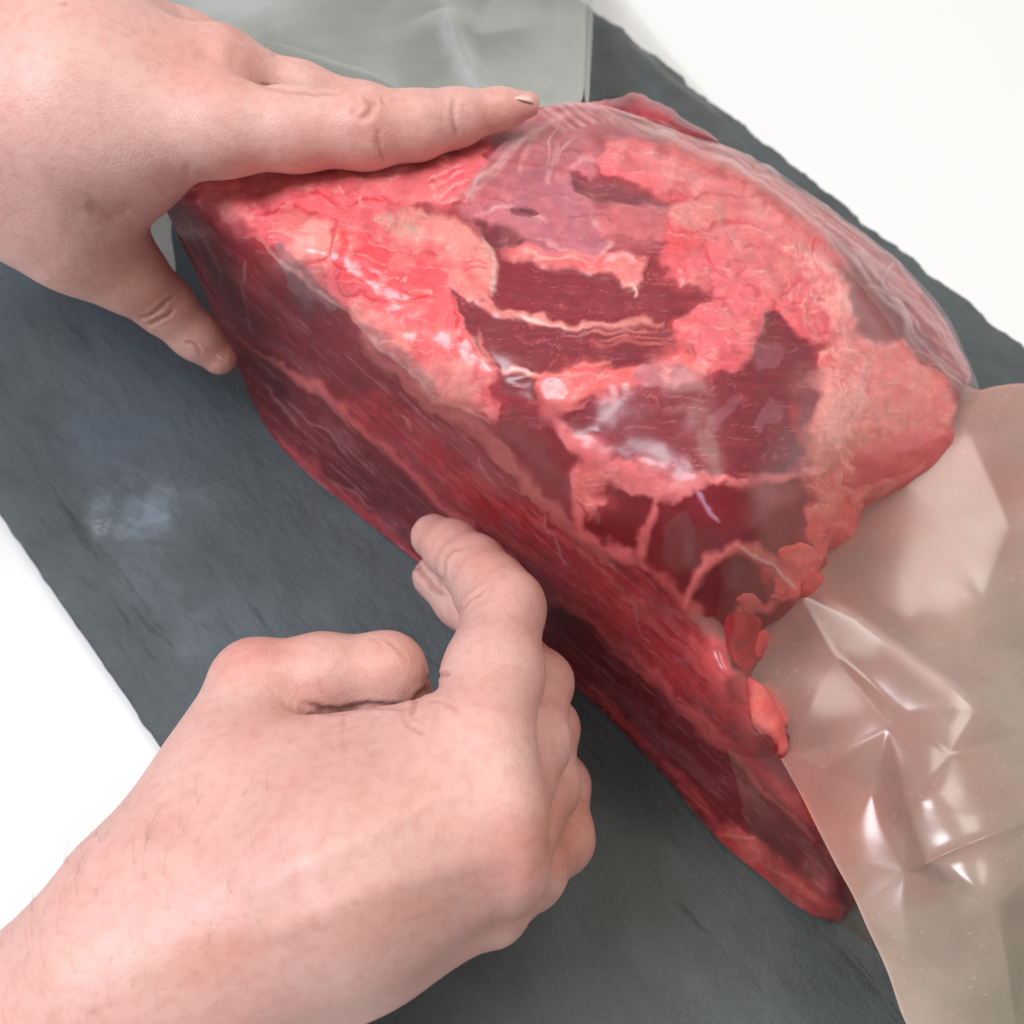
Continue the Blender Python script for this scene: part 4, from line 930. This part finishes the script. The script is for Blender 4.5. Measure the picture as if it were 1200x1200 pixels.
def paint_upper(x, y, V, face):
    p = SkinPaint(x, y, V, face)
    p.spot(230, 70, 110, 60, (226, 150, 140), .6, 20); p.spot(430, 130, 70, 50, (226, 142, 132), .5); p.spot(590, 130, 60, 30, (222, 120, 112), .6)
    p.spot(120, 180, 120, 60, (244, 206, 198), .7); p.spot(70, 60, 90, 40, (232, 196, 180), .5); p.spot(180, 350, 80, 40, (206, 150, 126), .7, 40); p.spot(255, 420, 30, 24, (206, 132, 112), .6)
    p.spot(280, 195, 120, 26, (214, 140, 122), .6, -5); p.spot(110, 230, 70, 30, (206, 148, 128), .5, 30)
    p.spot(432, 122, 12, 8, (190, 120, 104), .5); p.spot(275, 42, 20, 7, (190, 110, 100), .4, 30); p.spot(75, 5, 5, 3, (150, 96, 82), .6); p.spot(320, 65, 4, 3, (150, 96, 82), .6)
    for q, wd, dp, dk in ([(533, 112), (532, 140), (535, 166)], 2.8, .0004, .22), ([(441, 150), (444, 172), (450, 192)], 3, .0004, .16), ([(424, 112), (436, 122), (432, 136), (420, 140)], 4, .0006, .22), ([(412, 110), (418, 124), (412, 136)], 3, .0004, .16), ([(446, 114), (450, 124)], 3, .0003, .14), \
            ([(213, 215), (220, 205), (223, 192)], 4, .0002, .1), \
            ([(154, 248), (130, 250), (100, 236)], 7, .0007, .12), ([(163, 375), (180, 366), (196, 350), (202, 350)], 2, .0006, .45), ([(172, 382), (190, 372), (204, 362)], 2, .0006, .4), ([(215, 402), (228, 402), (236, 415)], 2, .0005, .3), \
            ([(300, 100), (350, 108), (400, 110)], 2.5, .0005, .3):
        p.crease(q, wd, dp, dk)
    p.bump(250, 60, 45, .0018); p.bump(430, 135, 30, .0007); p.bump(70, 300, 50, .0012)
    p.bump(190, 345, 22, .0006)
    return p.col, p.d
def paint_lower(x, y, V, face):
    p = SkinPaint(x, y, V, face)
    p.spot(300, 770, 70, 34, (232, 140, 130), .65, -15); p.spot(600, 1010, 70, 60, (226, 140, 130), .6, -40); p.spot(455, 770, 50, 30, (224, 150, 136), .5); p.spot(660, 970, 50, 70, (214, 138, 112), .8)
    p.spot(560, 830, 70, 50, (244, 186, 176), .5); p.spot(500, 950, 110, 70, (246, 196, 184), .6, -20); p.spot(250, 1120, 120, 40, (206, 140, 122), .6, -20); p.spot(450, 1080, 120, 40, (216, 156, 136), .6, -20)
    p.spot(560, 660, 50, 30, (232, 150, 138), .5, 50); p.spot(500, 635, 34, 34, (232, 158, 142), .5); p.spot(330, 1110, 16, 12, (232, 196, 180), .4); p.spot(416, 1057, 6, 5, (170, 112, 92), .6); p.spot(340, 870, 4, 3, (170, 112, 96), .6)
    p.spot(95, 1120, 60, 40, (226, 190, 176), .5); p.spot(110, 1185, 14, 6, (170, 100, 90), .3, -25)
    for q, wd, dp, dk in ([(352, 822), (380, 832), (402, 832), (430, 826), (460, 828), (480, 828)], 3.5, .0008, .22), ([(480, 838), (490, 816), (502, 806)], 3, .0008, .25), ([(404, 834), (402, 860), (406, 885)], 2.2, .0002, .14), \
            ([(470, 832), (480, 850), (500, 862)], 2.4, .0005, .2), ([(500, 795), (515, 792), (528, 788)], 2.5, .0008, .35), ([(502, 820), (520, 822), (545, 838)], 2.2, .0003, .14), ([(545, 640), (528, 645), (520, 660), (518, 690)], 2.6, .0008, .35), \
            ([(535, 716), (555, 700), (570, 690)], 2, .0004, .2), ([(482, 655), (500, 680), (522, 698)], 3, .0010, .45), ([(450, 750), (468, 765), (476, 780)], 2, .0002, .14), ([(435, 748), (452, 762)], 1.8, .0002, .1), ([(380, 815), (372, 790)], 1.6, .0002, .15), \
            ([(570, 930), (590, 945), (605, 950)], 2, .0002, .1):
        p.crease(q, wd, dp, dk)
    p.bump(610, 1030, 34, .002); p.bump(600, 930, 40, .0012); p.bump(300, 780, 36, .0012); p.bump(600, 700, 28, .0012); p.bump(455, 775, 26, .0008)
    # faint tendons and veins on the back of the hand
    for q, hh in (([(300, 1040), (420, 980), (540, 920)], .0006), ([(330, 1090), (450, 1040), (580, 1000)], .0005), ([(250, 960), (340, 900), (420, 880)], .0004)):
        dd, *_ = seg_dist(x, y, spline(q, 4, False), False); p.d += hh * p.face * np.exp(-(dd / 16) ** 2)
    return p.col, p.d

palm1 = [[(-330, 10, .12, 125), (-160, 60, .122, 128), (-40, 110, .116, 120)],
         [(-40, 140, .114, 105), (100, 150, .118, 82), (255, 152, .119, 50)],
         [(-40, 90, .118, 105), (110, 95, .12, 78), (258, 90, .115, 49)],
         [(-50, 50, .114, 100), (100, 60, .114, 76), (215, 66, .104, 49)],
         [(-60, 20, .108, 92), (80, 20, .1, 66), (165, 62, .088, 44)],
         [(-10, 185, .108, 96), (105, 285, .088, 57)], [(60, 230, .1, 70), (150, 190, .108, 48)]]
fing1 = [[(250, 152, .119, 48), (345, 152, .118, 45), (430, 151, .117, 43.5), (488, 147, .116, 37), (535, 138, .114, 31), (585, 128, .113, 22), (618, 123, .113, 15.5)],
         [(262, 92, .114, 44), (350, 110, .108, 34), (430, 132, .102, 30), (500, 140, .098, 24)],
         [(225, 80, .1, 42), (330, 128, .085, 30), (400, 140, .08, 26)],
         [(165, 70, .085, 38), (260, 130, .07, 28), (320, 150, .065, 24)],
         [(95, 280, .089, 58), (150, 322, .078, 44), (192, 357, .067, 33), (228, 392, .057, 27), (256, 418, .05, 21)]]
hand1 = hand_mesh('hand', 'bare hand laid palm down with its straight index finger along the top of the beef', palm1, fing1, paint_upper, kp=.016, kf=.006)

palm2 = [[(-250, 1420, .075, 150), (-100, 1330, .078, 142), (180, 1135, .082, 138)],
         [(180, 1120, .084, 128), (400, 990, .094, 92), (562, 880, .094, 62)],
         [(190, 1130, .085, 122), (400, 1030, .098, 88), (582, 958, .096, 54)],
         [(210, 1150, .08, 116), (420, 1070, .088, 80), (588, 1015, .086, 50)],
         [(220, 1170, .074, 108), (420, 1100, .076, 72), (572, 1062, .072, 46)],
         [(215, 1010, .086, 104), (300, 806, .078, 54)], [(310, 930, .086, 88), (505, 868, .088, 50)]]
fing2 = [[(565, 872, .094, 61), (578, 790, .084, 57), (590, 714, .073, 46), (574, 690, .068, 41), (556, 665, .062, 36), (530, 643, .055, 31), (508, 629, .048, 27)],
         [(585, 960, .094, 52), (622, 870, .074, 44), (634, 800, .06, 35), (590, 748, .045, 31), (540, 705, .036, 28), (507, 677, .031, 24)],
         [(590, 1015, .084, 48), (634, 920, .058, 43), (642, 853, .046, 34), (600, 800, .032, 29), (566, 772, .024, 24)],
         [(575, 1060, .07, 45), (618, 1020, .05, 42), (654, 982, .034, 40), (658, 920, .028, 31), (625, 850, .019, 24)],
         [(300, 806, .078, 54), (375, 790, .078, 45), (452, 789, .074, 45), (480, 838, .058, 36)]]
hand2 = hand_mesh('hand', 'bare hand with curled fingers and bent thumb pushing against the dark side of the beef', palm2, fing2, paint_lower, kf=.003)

def nail(parent, c, a, nrm, L, W):
    """a small curved plate: c its centre, a its long direction, nrm outward"""
    a = np.array(a, float); a /= np.linalg.norm(a); n = np.array(nrm, float); n -= a * (n @ a); n /= np.linalg.norm(n); b = np.cross(n, a)
    V, Fc = [], []; nu, nv = 9, 9
    for lay in (0, 1):
        for i in range(nu):
            for j in range(nv):
                s = -1 + 2 * i / (nu - 1); t = -1 + 2 * j / (nv - 1); t2 = t * (1 - .18 * abs(s) ** 4); s2 = s * (1 - .12 * t * t)
                V.append(c + a * (s2 * L / 2) + b * (t2 * W / 2) + n * (-.22 * W * t * t - .05 * L * s * s - (0 if lay == 0 else .0005)))
    for i in range(nu - 1):
        for j in range(nv - 1):
            k = i * nv + j; Fc.append((k, k + 1, k + nv + 1, k + nv)); k += nu * nv; Fc.append((k, k + nv, k + nv + 1, k + 1))
    bd = [j for j in range(nv)] + [i * nv + nv - 1 for i in range(1, nu)] + [(nu - 1) * nv + j for j in range(nv - 2, -1, -1)] + [i * nv for i in range(nu - 2, 0, -1)]
    o = nu * nv
    for p, q in zip(bd, bd[1:] + bd[:1]): Fc.append((p, p + o, q + o, q))
    return mesh_obj('fingernail', V, Fc, NAIL, parent)
def arm_hair():
    me = hand2.data; n = len(me.vertices); V = np.empty(n * 3, np.float32); me.vertices.foreach_get('co', V); V = V.reshape(-1, 3).astype(float)
    Nn = np.empty(n * 3, np.float32); me.vertices.foreach_get('normal', Nn); Nn = Nn.reshape(-1, 3).astype(float)
    x, y = px_of(V); rg = np.random.default_rng(5)
    k = np.where((x > -60) & (x < 400) & (y > 950 - .1 * x) & (y < 1300) & (Nn[:, 2] > -.3))[0]
    k = k[rg.random(len(k)) < np.clip(1.1 - (x[k] / 380), .1, 1)]; k = rg.choice(k, 170, replace=False)
    VV, FF = [], []
    along = at(330, 900, .09) - at(60, 1180, .08); along /= np.linalg.norm(along)
    for i in k:
        nn = Nn[i]; d = along + rg.normal(0, .35, 3) + np.array([-.5, .45, 0]); d -= nn * (d @ nn); d /= np.linalg.norm(d); L = rg.uniform(.004, .0085); b = np.cross(nn, d)
        for j in range(4):
            t = j / 3; c = V[i] + d * L * t + nn * (L * .34 * math.sin(t * 1.9)) - nn * .0002; r = .000032 * (1 - .75 * t)
            for q in range(3):
                a = q * 2.094; VV.append(c + r * (math.cos(a) * b + math.sin(a) * nn))
        o = len(VV) - 12
        for j in range(3):
            for q in range(3): FF.append((o + j * 3 + q, o + j * 3 + (q + 1) % 3, o + j * 3 + 3 + (q + 1) % 3, o + j * 3 + 3 + q))
    m, nt, out = mat_new('arm_hair'); p = N(nt, 'BsdfPrincipled', {'Base Color': (.3, .18, .12, 1), 'Roughness': .5}); nt.links.new(p.outputs[0], out.inputs[0])
    tag(mesh_obj('arm_hair', VV, FF, m, hand2), None, None, 'stuff')
arm_hair()
def nail_on(hand, j0, j1, t, nrm, L, W):
    (a, ra), (b, rb) = J(j0), J(j1); d = (b - a) / np.linalg.norm(b - a); n = np.array(nrm, float); n -= d * (n @ d); n /= np.linalg.norm(n)
    slope = (rb - ra) / np.linalg.norm(b - a); r = ra + (rb - ra) * t
    nail(hand, a + (b - a) * t + n * (r - .0002), d + n * slope, n, L, W)
nail_on(hand1, (585, 128, .113, 22), (618, 123, .113, 15.5), .45, (-.05, .7, .7), .0125, .0082)
nail_on(hand1, (228, 392, .057, 27), (256, 418, .05, 21), .75, (-.62, -.3, .72), .0105, .009)
print('objects', len(sc.objects), 'polys', sum(len(o.data.polygons) for o in sc.objects if o.type == 'MESH'))
